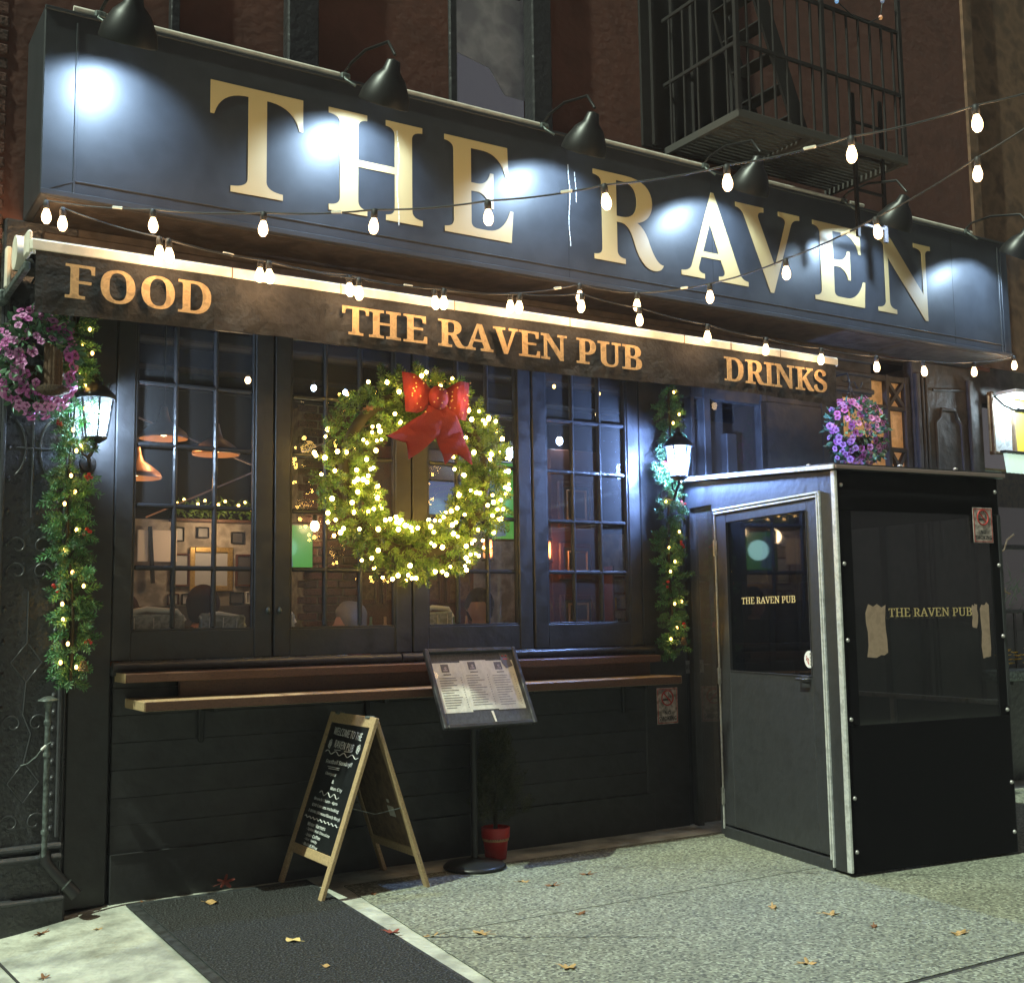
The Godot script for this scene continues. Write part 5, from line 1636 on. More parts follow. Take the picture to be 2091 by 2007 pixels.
func build_wreath() -> void:
	var C := Vector3(3.262, 2.325, 0.15)
	var t := thing("christmas_wreath", "large green lit wreath with a red glitter bow hanging across the middle windows", "wreath", C - Vector3(0, 0.67, 0), "", true)
	var b := Bld.new()
	var ring: Array = []
	for i in 40:
		ring.append(C + Vector3(cos(TAU * i / 40), sin(TAU * i / 40), 0) * 0.48)
	b.tube(ring, 0.035, 8, false, true)
	obj("frame", b, M.twig, t)
	var sp := sprig(0.11, 30, 0.04, 0.0042)
	var ts: Array = []
	for i in 900:
		var a := rnd(0, TAU)
		var q := rnd(0, TAU)
		var r := 0.115 * sqrt(rng.randf())
		var rad := Vector3(cos(a), sin(a), 0)
		var d := rad * cos(q) + Vector3(0, 0, 1) * sin(q) * 0.8
		var p := C + rad * 0.475 + d * r
		ts.append(aim(p, d * 0.8 + Vector3(-sin(a), cos(a), 0) * rnd(-0.7, 0.9) + Vector3(0, 0, 0.15) + Vector3(rnd(-0.3, 0.3), rnd(-0.3, 0.3), rnd(-0.2, 0.3)), rnd(0.75, 1.25)))
	scatter("foliage", sp, M.needles, t, ts)
	var bm := Bld.new()
	bm.ball(Vector3.ZERO, Vector3(0.0115, 0.0115, 0.0115), 8)
	var ball := bm.mesh()
	var placed: Array = []
	var tries := 0
	while placed.size() < 175 and tries < 4000:
		tries += 1
		var a := rnd(0, TAU)
		var dens := 0.55 if (a > 0.9 and a < 2.5) else 1.0
		if rng.randf() > dens:
			continue
		var q := rnd(-0.35, PI + 0.35)
		var rad := Vector3(cos(a), sin(a), 0)
		var p := C + rad * (0.475 + 0.185 * cos(q) * rnd(0.8, 1.05)) + Vector3(0, 0, 0.155 * sin(q) * rnd(0.9, 1.1))
		var ok := true
		for o in placed:
			if p.distance_to(o) < 0.026:
				ok = false
		if ok:
			placed.append(p)
			piece("bulb", ball, M.fairy, t, Transform3D(Basis.from_scale(Vector3.ONE * rnd(0.75, 1.25)), p))
	for i in 8:
		var a := TAU * i / 8 + 0.3
		lamp(t, C + Vector3(cos(a) * 0.48, sin(a) * 0.48, 0.30), 0.04, Color(1.0, 0.80, 0.42), 0.05)
	# bow
	var K := Vector3(3.30, 2.765, 0.335)
	b = Bld.new()
	b.ball(K + Vector3(0, 0, 0.03), Vector3(0.066, 0.075, 0.045), 14)
	var bow := obj("bow", b, M.velvet, t)
	var up := Vector3(0, 1, 0)
	for s in [-1.0, 1.0]:
		b = Bld.new()
		var c: Array = []
		var h: Array = []
		var ac: Array = []
		for i in 9:
			var f := i / 8.0
			c.append(K + Vector3(s * (0.03 + 0.185 * f), (0.025 if s < 0.0 else 0.0) * f, 0.02 * sin(PI * f)))
			h.append(lerpf(0.055, 0.118, smoothstep(0.0, 0.7, f)))
			ac.append((up + Vector3(s * 0.10 * f, 0, 0)).normalized())
		ribbon(b, c, h, ac, 0.016)
		obj("loop", b, M.velvet, bow)
		b = Bld.new()
		c = []; h = []; ac = []
		for i in 11:
			var f := i / 10.0
			if s < 0.0:
				c.append(K + Vector3(-0.02 - 0.20 * f * f - 0.02 * f, -0.05 - 0.27 * f + 0.02 * f * f, 0.02 + 0.015 * sin(f * 7.0)))
				ac.append(Vector3(1.0, -0.9 * f, 0).normalized())
			else:
				c.append(K + Vector3(0.035 + 0.12 * f - 0.03 * f * f, -0.05 - 0.31 * f, 0.015 + 0.018 * sin(f * 8.0)))
				ac.append(Vector3(1.0, 0.25 - 0.2 * f, 0).normalized())
			h.append(0.05 + 0.045 * smoothstep(0.0, 0.6, f))
		ribbon(b, c, h, ac, 0.012, 0.075)
		obj("tail", b, M.velvet, bow)
	b = Bld.new()
	for i in 46:
		var p := K + Vector3(rnd(-0.2, 0.2), rnd(-0.1, 0.11), 0.072)
		b.ball(p, Vector3.ONE * rnd(0.0035, 0.006), 6)
	obj("glitter_bead", b, M.goldbead, bow).set_meta("kind", "stuff")
	# an oak leaf caught in the wreath
	t = thing("caught_leaf", "brown dry leaf caught in the wreath's upper left", "leaf", Vector3(2.86, 2.67, 0.33))
	obj("blade", leaf_shape(0.07, 1), M.leafbrown, t).rotation = Vector3(1.3, 0.3, 0.8)

func garland(label: String, path: Array, r: float, n: int, bulbs: int, seed_: int, m: Material) -> void:
	rng.seed = seed_
	var t := thing("evergreen_garland", label, "garland", path[path.size() - 1], "hanging lit garlands", true)
	var b := Bld.new()
	b.tube(path, 0.008, 6)
	obj("stem", b, M.twig, t)
	var at := func(f: float) -> Vector3:
		var q := clampf(f, 0.0, 0.9999) * (path.size() - 1)
		var i := int(q)
		return path[i].lerp(path[i + 1], q - i)
	var sp := sprig(0.095, 28, 0.038, 0.0042)
	var ts: Array = []
	for i in n:
		var f := rng.randf()
		var a := rnd(0, TAU)
		var d := Vector3(cos(a), rnd(-0.7, 0.25), sin(a) * 0.8 + 0.25)
		var clump := 0.6 + 0.4 * sin(f * 44.0 + 2.0 * sin(a))
		var p: Vector3 = at.call(f) + d * r * rnd(0.0, 0.75) * clump
		ts.append(aim(p, d, rnd(0.7, 1.2)))
	scatter("foliage", sp, m, t, ts)
	var bm := Bld.new()
	bm.ball(Vector3.ZERO, Vector3(0.0085, 0.012, 0.0085), 8)
	var ball := bm.mesh()
	for i in bulbs:
		var f := clampf((i + 0.5 + rnd(-0.5, 0.5)) / bulbs, 0.01, 0.99)
		var p: Vector3 = at.call(f) + Vector3(rnd(-0.75, 0.75) * r, 0, r * rnd(0.4, 0.9))
		piece("bulb", ball, M.fairysoft, t, Transform3D(Basis(), p))
		lamp(t, p + Vector3(0, 0, 0.018), 0.004, Color(1.0, 0.78, 0.4), 0.012)
	for i in 5:
		b = Bld.new()
		var p: Vector3 = at.call(0.3 + 0.15 * i) + Vector3([-0.9, 0.9, 0.85, -0.9, 0.7][i] * r, 0, r * 0.6)
		for k in 4:
			b.ball(p + Vector3(rnd(-0.018, 0.018), rnd(-0.018, 0.018), rnd(-0.01, 0.01)), Vector3.ONE * 0.0105, 8)
		obj("berries", b, M.berry, t)
	b = Bld.new()
	var pc: Vector3 = at.call(0.96) + Vector3(r * 0.45, 0, r * 0.7)
	for k in 5:
		for j in 7:
			var a := TAU * j / 7 + k * 0.5
			b.ball(pc + Vector3(cos(a) * (0.02 - 0.003 * k), 0.011 * k - 0.02, sin(a) * (0.02 - 0.003 * k)), Vector3(0.008, 0.005, 0.008), 6)
	obj("pine_cone", b, M.hardboard, t)

func build_garlands() -> void:
	var L: Array = []
	for i in 14:
		var f := i / 13.0
		L.append(Vector3(1.255 + 0.02 * sin(f * 9.0) + 0.02 * f, lerpf(3.06, 1.16, f), 0.13))
	garland("green lit garland with red berries hanging left of the left lantern", L, 0.10, 430, 21, 11, M.needlesblue)
	var R: Array = []
	for i in 14:
		var f := i / 13.0
		R.append(Vector3(5.27 + 0.015 * sin(f * 8.0) - 0.03 * f, lerpf(3.06, 1.2, f), 0.12))
	garland("green lit garland hanging behind the glaring lantern right of the windows", R, 0.09, 360, 16, 12, M.needlesblue)

# ---- flower baskets ----
func blossom() -> ArrayMesh:
	var b := Bld.new()
	for k in 5:
		var a := TAU * k / 5
		var u := Vector3(cos(a), sin(a), 0)
		var w := Vector3(-sin(a), cos(a), 0)
		b.col = Color(1.25, 1.35, 1.25)
		var p0 := u * 0.006 + Vector3(0, 0, 0.004)
		var p1 := u * 0.019 + w * 0.014 + Vector3(0, 0, 0.010)
		var p2 := u * 0.027 + Vector3(0, 0, 0.006)
		var p3 := u * 0.019 - w * 0.014 + Vector3(0, 0, 0.010)
		b.tri(p0, p3, p2)
		b.tri(p0, p2, p1)
	b.col = Color(0.35, 0.12, 0.3)
	for k in 6:
		var a := TAU * k / 6
		b.tri(Vector3(0, 0, 0.006), Vector3(cos(a), sin(a), 0) * 0.009 + Vector3(0, 0, 0.009), Vector3(cos(a + 1.05), sin(a + 1.05), 0) * 0.009 + Vector3(0, 0, 0.009))
	return b.mesh()

func basket(label: String, C: Vector3, R: Vector3, seed_: int, gap: bool) -> void:
	rng.seed = seed_
	var t := thing("hanging_basket", label, "flower basket", C - Vector3(0, R.y, 0), "hanging baskets of mauve flowers", true)
	var b := Bld.new()
	b.lathe([Vector2(0, -0.16), Vector2(0.06, -0.15), Vector2(0.12, -0.08), Vector2(0.14, 0.0), Vector2(0.13, 0.01), Vector2(0, 0.01)], C + Vector3(0, -0.05, -0.03), 18)
	obj("basket", b, M.coir, t)
	b = Bld.new()
	for k in 3:
		var a := TAU * k / 3 + 0.4
		b.tube([C + Vector3(cos(a) * 0.13, -0.04, sin(a) * 0.13 - 0.03), C + Vector3(0, R.y + 0.12, -0.03)], 0.003, 5)
	b.tube([C + Vector3(0, R.y + 0.12, -0.03), C + Vector3(0, R.y + 0.2, -0.05), C + Vector3(0, R.y + 0.2, -C.z)], 0.006, 6)
	obj("hanger", b, M.metal, t)
	if gap:
		b = Bld.new()
		for k in 5:
			var a := -0.7 + 0.36 * k
			b.tube([C + Vector3(0.05 + sin(a) * 0.045, 0.07 - 0.01 * k, 0.10 + cos(a) * 0.05), C + Vector3(0.05 + sin(a) * 0.045, -0.15, 0.10 + cos(a) * 0.05)], 0.016, 7)
		obj("log_bundle", b, M.log, t)
		b = Bld.new()
		b.ball(C + Vector3(0.05, -0.165, 0.14), Vector3(0.085, 0.03, 0.05), 10)
		obj("moss", b, M.coir, t)
	var bl := blossom()
	var leafm := Bld.new()
	for s in [-1.0, 1.0]:
		leafm.col = Color(1, 1.1, 1.05) if s > 0.0 else Color(0.8, 0.95, 0.9)
		leafm.quad(Vector3.ZERO, Vector3(s * 0.014, 0.018, 0.006), Vector3(s * 0.012, 0.036, 0.004), Vector3(0, 0.052, -0.004))
	var ts: Array = []
	for i in 430:
		var d := Vector3(rnd(-1, 1), rnd(-1, 1), rnd(-0.6, 1)).normalized()
		var p := C + d * R * rnd(0.65, 1.0)
		if gap and absf(p.x - C.x - 0.05) < 0.065 and p.y < C.y + 0.08 and p.y > C.y - 0.2 and p.z > C.z:
			continue
		ts.append(aim(p, d + Vector3(rnd(-0.6, 0.6), rnd(-0.9, 0.3), rnd(-0.3, 0.6)), rnd(0.8, 1.3)))
	scatter("leaves", leafm.mesh(), M.leafgreen, t, ts)
	var made := 0
	var tries := 0
	while made < 165 and tries < 2000:
		tries += 1
		var d := Vector3(rnd(-1, 1), rnd(-1, 1), rnd(-0.35, 1)).normalized()
		var p := C + d * R * rnd(0.9, 1.08)
		if gap and absf(p.x - C.x - 0.05) < 0.06 and p.y < C.y + 0.07 and p.y > C.y - 0.19 and p.z > C.z:
			continue
		made += 1
		var z := (d + Vector3(rnd(-0.4, 0.4), rnd(-0.3, 0.4), rnd(0.2, 0.7))).normalized()
		var x := Vector3.UP.cross(z).normalized().rotated(z, rnd(0, TAU))
		var s := rnd(0.75, 1.12)
		piece("blossom", bl, M.petal if rng.randf() < 0.6 else M.petal2, t, Transform3D(Basis(x * s, z.cross(x) * s, z * s), p))

func build_baskets() -> void:
	basket("hanging basket of mauve flowers with a bundle of bark, left of the left lantern", Vector3(1.06, 2.77, 0.26), Vector3(0.19, 0.27, 0.15), 21, true)
	basket("hanging basket of mauve flowers above the vestibule roof's corner", Vector3(6.85, 2.80, 0.40), Vector3(0.24, 0.27, 0.2), 22, false)

# ---- wooden counter under the windows ----
func build_ledge() -> void:
	var t := thing("drink_ledge", "long two-tier wooden drink ledge running under the windows", "ledge", Vector3(3.35, 1.0, 0.1), "", true)
	var b := Bld.new()
	b.box(Vector3(3.35, 1.03, 0.19), Vector3(3.52, 0.05, 0.375), 0.004)
	obj("lower_plank", b, M.oak, t)
	b = Bld.new()
	b.box(Vector3(3.30, 1.168, 0.112), Vector3(3.52, 0.046, 0.222), 0.004)
	obj("upper_plank", b, M.darkwood, t)
	b = Bld.new()
	b.box(Vector3(1.537, 1.168, 0.112), Vector3(0.004, 0.047, 0.222), 0.0)
	obj("lit_end", b, M.oak, t)  # paler wood paints the light on this end of the plank
	b = Bld.new()
	b.box(Vector3(3.45, 1.1, 0.10), Vector3(3.2, 0.088, 0.04), 0.003)
	obj("back_board", b, M.darkwood, t)
	b = Bld.new()
	b.box(Vector3(3.35, 1.03, 0.381), Vector3(3.50, 0.046, 0.008), 0.002)
	obj("shaded_front", b, M.darkwood, t)  # darker facing puts the shade of the plank front into its colour
	for q in [2.0, 3.0, 4.0, 4.9]:
		b = Bld.new()
		b.box(Vector3(q, 0.99, 0.14), Vector3(0.03, 0.03, 0.26), 0.004)
		b.box(Vector3(q, 0.9, 0.012), Vector3(0.03, 0.2, 0.02), 0.004)
		obj("bracket", b, M.metal, t)

# ---- entrance vestibule ----
func no_smoking(label: String, at: Transform3D, w: float, h: float) -> void:
	var t := thing("no_smoking_sign", label, "sign", at.origin, "no smoking signs")
	t.transform = at
	var b := Bld.new()
	b.box(Vector3.ZERO, Vector3(w, h, 0.004), 0.0015)
	obj("plate", b, M.signwhite, t)
	b = Bld.new()
	var e := 0.006
	for s in [-1.0, 1.0]:
		b.box(Vector3(s * (w / 2 - e * 1.4), 0, 0.0024), Vector3(e * 0.7, h - 2.4 * e, 0.0012))
		b.box(Vector3(0, s * (h / 2 - e * 1.4), 0.0023), Vector3(w - 2.2 * e, e * 0.7, 0.0012))
	var cy := h * 0.22
	var r := w * 0.27
	var ring: Array = []
	for i in 28:
		ring.append(Vector3(cos(TAU * i / 28) * r, cy + sin(TAU * i / 28) * r, 0.003))
	b.tube(ring, w * 0.028, 6, false, true)
	b.box(Vector3(0, cy, 0.0042), Vector3(r * 1.95, w * 0.05, 0.001), 0.0, Basis(Vector3(0, 0, 1), -0.8))
	obj("prohibition_mark", b, M.signred, t)
	b = Bld.new()
	b.box(Vector3(-0.008, cy - 0.012, 0.003), Vector3(r * 1.3, 0.011, 0.001))
	b.tube([Vector3(r * 0.6, cy, 0.003), Vector3(r * 0.5, cy + 0.02, 0.003), Vector3(r * 0.25, cy + 0.025, 0.003), Vector3(r * 0.2, cy + 0.04, 0.003)], 0.0022, 5)
	obj("cigarette", b, M.signblack, t)
	text("lettering", "NO", sans_bold, M.signblack, t, Transform3D(Basis(), Vector3(0, -h * 0.19, 0.002)), w * 0.27, h * 0.10, 0.001)
	text("lettering", "SMOKING", sans_bold, M.signblack, t, Transform3D(Basis(), Vector3(0, -h * 0.345, 0.002)), w * 0.82, h * 0.115, 0.001)

func build_vestibule() -> void:
	var B := Vector3(5.083, 0, 1.806)
	var A := Vector3(5.343, 0, 0.490)
	var R := Vector3(6.363, 0, 1.934)
	var e1 := (A - B).normalized()
	var e2 := (R - B).normalized()
	var n1 := Vector3.UP.cross(e1) * -1.0
	if n1.x > 0.0:
		n1 = -n1
	var n2 := e2.cross(Vector3.UP)
	if n2.z < 0.0:
		n2 = -n2
	var S1 := Basis(-e1, Vector3.UP, n1)   # side: its x runs towards the street
	var S2 := Basis(e2, Vector3.UP, n2)
	var side := func(b: Bld, s0: float, s1: float, y0: float, y1: float, off: float, th: float, e := 0.003) -> void:
		b.box(B + e1 * (s0 + s1) * 0.5 + Vector3.UP * (y0 + y1) * 0.5 + n1 * off, Vector3(s1 - s0, y1 - y0, th), e, S1)
	var front := func(b: Bld, s0: float, s1: float, y0: float, y1: float, off: float, th: float, e := 0.003) -> void:
		b.box(B + e2 * (s0 + s1) * 0.5 + Vector3.UP * (y0 + y1) * 0.5 + n2 * off, Vector3(s1 - s0, y1 - y0, th), e, S2)
	var t := thing("entrance_vestibule", "black box vestibule with glazed left door and clear vinyl front window", "vestibule", B, "", true)
	var b := Bld.new()
	side.call(b, 0.035, 0.176, 0.02, 2.27, -0.03, 0.05)
	b.x = Transform3D(S1, B)
	b.prism(PackedVector2Array([Vector2(-0.176, 2.147), Vector2(-0.176, 2.272), Vector2(-1.76, 2.388), Vector2(-1.76, 2.2), Vector2(-1.40, 2.2), Vector2(-1.40, 2.147)]), -0.055, -0.006)
	b.x = Transform3D()
	side.call(b, 1.352, 1.40, 0.02, 2.145, -0.03, 0.05)
	side.call(b, 1.70, 1.76, 0.02, 2.2, -0.03, 0.05)
	side.call(b, 0.176, 1.352, 0.005, 0.075, -0.03, 0.06)
	obj("side_frame", b, M.doorpaint, t)
	b = Bld.new()
	side.call(b, 1.40, 1.70, 0.03, 2.2, -0.03, 0.003, 0.0)
	obj("side_pane", b, M.pane, t)
	# door
	b = Bld.new()
	side.call(b, 0.196, 0.30, 0.09, 2.12, -0.022, 0.045, 0.004)
	side.call(b, 1.21, 1.335, 0.09, 2.12, -0.022, 0.045, 0.004)
	side.call(b, 0.30, 1.21, 0.09, 1.09, -0.0225, 0.044, 0.003)
	side.call(b, 0.30, 1.21, 2.06, 2.12, -0.0225, 0.044, 0.003)
	var door := obj("door", b, M.doorpaint, t)
	b = Bld.new()
	side.call(b, 0.30, 1.21, 1.09, 2.06, -0.02, 0.004, 0.0)
	obj("pane", b, M.doorglass, door)
	b = Bld.new()
	side.call(b, 0.30, 0.306, 1.085, 2.06, 0.001, 0.006, 0.001)
	side.call(b, 1.204, 1.21, 1.085, 2.06, 0.001, 0.006, 0.001)
	side.call(b, 0.306, 1.204, 1.085, 1.092, 0.001, 0.006, 0.001)
	obj("glazing_bead", b, M.blackgloss, door)
	b = Bld.new()
	side.call(b, 0.33, 0.40, 1.055, 1.09, 0.004, 0.008, 0.002)
	b.tube([B + e1 * 0.41 + Vector3.UP * 1.07 + n1 * 0.005, B + e1 * 0.41 + Vector3.UP * 1.07 + n1 * 0.04, B + e1 * 0.32 + Vector3.UP * 1.07 + n1 * 0.04, B + e1 * 0.32 + Vector3.UP * 1.07 + n1 * 0.005], 0.008, 8)
	obj("handle", b, M.blackgloss, door)
	for y in [1.9, 1.05, 0.27]:
		b = Bld.new()
		side.call(b, 1.325, 1.37, y - 0.05, y + 0.05, 0.004, 0.006, 0.001)
		b.tube([B + e1 * 1.346 + Vector3.UP * (y - 0.055) + n1 * 0.009, B + e1 * 1.346 + Vector3.UP * (y + 0.055) + n1 * 0.009], 0.007, 8)
		obj("hinge", b, M.steel, door)
	text("lettering", "THE RAVEN PUB", serif, M.goldletter, door, Transform3D(S1, B + e1 * 0.768 + Vector3.UP * 1.541 + n1 * -0.017 - t.position + t.position), 0.60, 0.042, 0.001)
	b = Bld.new()
	var sc := B + e1 * 0.347 + Vector3.UP * 1.185 + n1 * -0.016
	b.lathe([Vector2(0, 0), Vector2(0.05, 0), Vector2(0.05, 0.0015), Vector2(0, 0.0015)], sc, 28, Basis(S1.x, S1.z, -S1.y), false)
	var st := obj("sticker", b, M.white, door)
	for i in 4:
		text("lettering", "PULL"[i], sans_bold, M.signblack, st, Transform3D(S1, sc + S1.x * 0.012 + Vector3.UP * (0.03 - 0.019 * i) + n1 * 0.0016), 0.010, 0.014, 0.0006)
	b = Bld.new()
	b.tube([sc + S1.x * -0.026 + Vector3.UP * -0.006 + n1 * 0.003, sc + S1.x * -0.02 + Vector3.UP * 0.008 + n1 * 0.003, sc + S1.x * -0.006 + Vector3.UP * 0.004 + n1 * 0.003, sc + S1.x * -0.012 + Vector3.UP * -0.012 + n1 * 0.003, sc + S1.x * -0.004 + Vector3.UP * -0.028 + n1 * 0.003], 0.003, 5)
	b.ball(sc + S1.x * -0.026 + Vector3.UP * 0.016 + n1 * 0.002, Vector3.ONE * 0.004, 6)
	obj("figure", b, M.signred, st)
	# bright metal strips round the door and at the corner
	b = Bld.new()
	side.call(b, 0.158, 0.170, 0.03, 2.16, 0.0, 0.016, 0.002)
	side.call(b, 0.178, 0.190, 0.07, 2.145, 0.002, 0.014, 0.002)
	side.call(b, 0.158, 1.362, 2.148, 2.160, 0.0, 0.016, 0.002)
	side.call(b, 0.178, 1.35, 2.126, 2.138, 0.002, 0.014, 0.002)
	side.call(b, 1.343, 1.352, 0.06, 2.13, 0.001, 0.012, 0.002)
	obj("door_trim", b, M.alum, t)
	b = Bld.new()
	side.call(b, -0.008, 0.032, 0.03, 2.262, 0.004, 0.02, 0.004)
	obj("corner_strip", b, M.alum, t)
	# front: black panels round a clear window
	b = Bld.new()
	front.call(b, 0.0, 1.286, 0.02, 0.826, -0.008, 0.012)
	front.call(b, 0.0, 1.286, 2.035, 2.265, -0.008, 0.012)
	front.call(b, 0.0, 0.105, 0.826, 2.035, -0.0085, 0.011)
	front.call(b, 1.205, 1.286, 0.826, 2.035, -0.0085, 0.011)
	obj("front_panel", b, M.vinyl, t)
	b = Bld.new()
	front.call(b, 0.105, 1.205, 0.826, 2.035, -0.01, 0.002, 0.0)
	obj("clear_window", b, M.sheet, t)
	for s in [0.036, 1.262]:
		for y in [2.18, 1.73, 1.30, 0.86, 0.43, 0.14]:
			b = Bld.new()
			b.ball(B + e2 * s + Vector3.UP * y + n2 * 0.0, Vector3.ONE * 0.0125, 10)
			obj("stud", b, M.rivet, t)
	text("lettering", "THE RAVEN PUB", serif, M.goldletter, t, Transform3D(S2, B + e2 * 0.69 + Vector3.UP * 1.452 + n2 * -0.0085), 0.66, 0.05, 0.001)
	text("lettering", "THE RAVEN PUB", serif, M.goldletter, t, Transform3D(Basis(-e2, Vector3.UP, -n2), B + e2 * 0.60 + Vector3.UP * 1.44 + n2 * -0.02), 0.62, 0.05, 0.001)
	for q in [[0.19, 0.335, 1.2, 1.49], [1.02, 1.07, 1.36, 1.49], [1.09, 1.16, 1.18, 1.5]]:  # tan shapes paint in the light that shows through the window
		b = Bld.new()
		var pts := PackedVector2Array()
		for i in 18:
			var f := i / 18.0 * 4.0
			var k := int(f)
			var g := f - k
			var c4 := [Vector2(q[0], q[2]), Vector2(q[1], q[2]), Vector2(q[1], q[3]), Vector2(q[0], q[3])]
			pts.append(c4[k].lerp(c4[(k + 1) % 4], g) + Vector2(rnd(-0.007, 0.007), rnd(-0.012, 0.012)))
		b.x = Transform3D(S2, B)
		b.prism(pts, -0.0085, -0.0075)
		obj("light_patch", b, mat("patch", 0.42, 0.3, 0.22, 0.6, {tex = "soft", scale = 2.0, two = true}), t)
	# far side wall and inner sill, seen through the window
	var F := Vector3(6.49, 0, 0.02)
	var e3 := (F - R).normalized()
	var S3 := Basis(e3, Vector3.UP, e3.cross(Vector3.UP))
	b = Bld.new()
	b.box(R + e3 * 0.95 + Vector3.UP * 0.45, Vector3(1.88, 0.86, 0.03), 0.003, S3)
	b.box(R + e3 * 0.95 + Vector3.UP * 2.15, Vector3(1.88, 0.22, 0.03), 0.003, S3)
	for s in [0.03, 0.95, 1.86]:
		b.box(R + e3 * s + Vector3.UP * 1.46, Vector3(0.06, 1.16, 0.03), 0.003, S3)
	obj("far_side_frame", b, M.doorpaint, t)
	b = Bld.new()
	b.box(R + e3 * 0.95 + Vector3.UP * 0.9 - S3.z * 0.04, Vector3(1.8, 0.03, 0.05), 0.003, S3)
	b.box(R + e3 * 0.9 + Vector3.UP * 0.8 - S3.z * 0.04, Vector3(0.04, 0.2, 0.03), 0.003, S3)
	obj("inner_sill", b, M.alum, t)
	# roof, rising towards the building, with bright front edges
	var z0 := Vector3(5.43, 2.395, 0.02)
	var z1 := Vector3(6.5, 2.395, 0.02)
	var u := Vector3(0, 2.268, 0)
	var Bo := B + u - e1 * 0.02 - e2 * 0.02
	var Ro := R + u + e2 * 0.02 - e3 * 0.02
	b = Bld.new()
	var th := Vector3(0, 0.034, 0)
	b.quad(Bo + th, Ro + th, z1 + th, z0 - Vector3(0.02, 0, 0) + th)
	b.quad(Ro, Bo, z0 - Vector3(0.02, 0, 0), z1)
	b.quad(Bo, Ro, Ro + th, Bo + th)
	b.quad(Ro, z1, z1 + th, Ro + th)
	b.quad(z0 - Vector3(0.02, 0, 0), Bo, Bo + th, z0 - Vector3(0.02, 0, 0) + th)
	obj("roof", b, M.blackgloss, t)
	b = Bld.new()
	b.bar(B + u - e1 * 0.032 + n1 * 0.032 + th * 0.3, z0 + Vector3(-0.05, 0.01, 0.06), 0.012, 0.026, Vector3.UP, 0.003)
	obj("roof_edge", b, M.alum, t)
	b = Bld.new()
	b.bar(B + u + n2 * 0.036 + th * 0.3 - e2 * 0.03, R + u + n2 * 0.036 + th * 0.3 + e2 * 0.03, 0.012, 0.022, Vector3.UP, 0.003)
	obj("roof_edge", b, mat("dulledge", 0.2, 0.15, 0.14, 0.5), t)
	for q in [[0.25, 0], [0.75, 0], [1.25, 0], [0.5, 1], [0.95, 1]]:
		b = Bld.new()
		var p: Vector3 = (B + e1 * q[0] if q[1] == 0 else B + e2 * q[0]) + u + th + Vector3(0.03, 0.012 + (0.09 * q[0] / 1.8 if q[1] == 0 else 0.0), -0.03)
		b.ball(p, Vector3(0.016, 0.009, 0.016), 8)
		obj("roof_screw", b, M.rivet, t)
	no_smoking("no smoking sign at the upper right of the vestibule's front window", Transform3D(S2, B + e2 * 1.138 + Vector3.UP * 1.972 + n2 * 0.006), 0.165, 0.215)
	no_smoking("no smoking sign low on the black post below the right garland", Transform3D(Basis(), Vector3(5.28, 0.831, 0.008)), 0.185, 0.248)

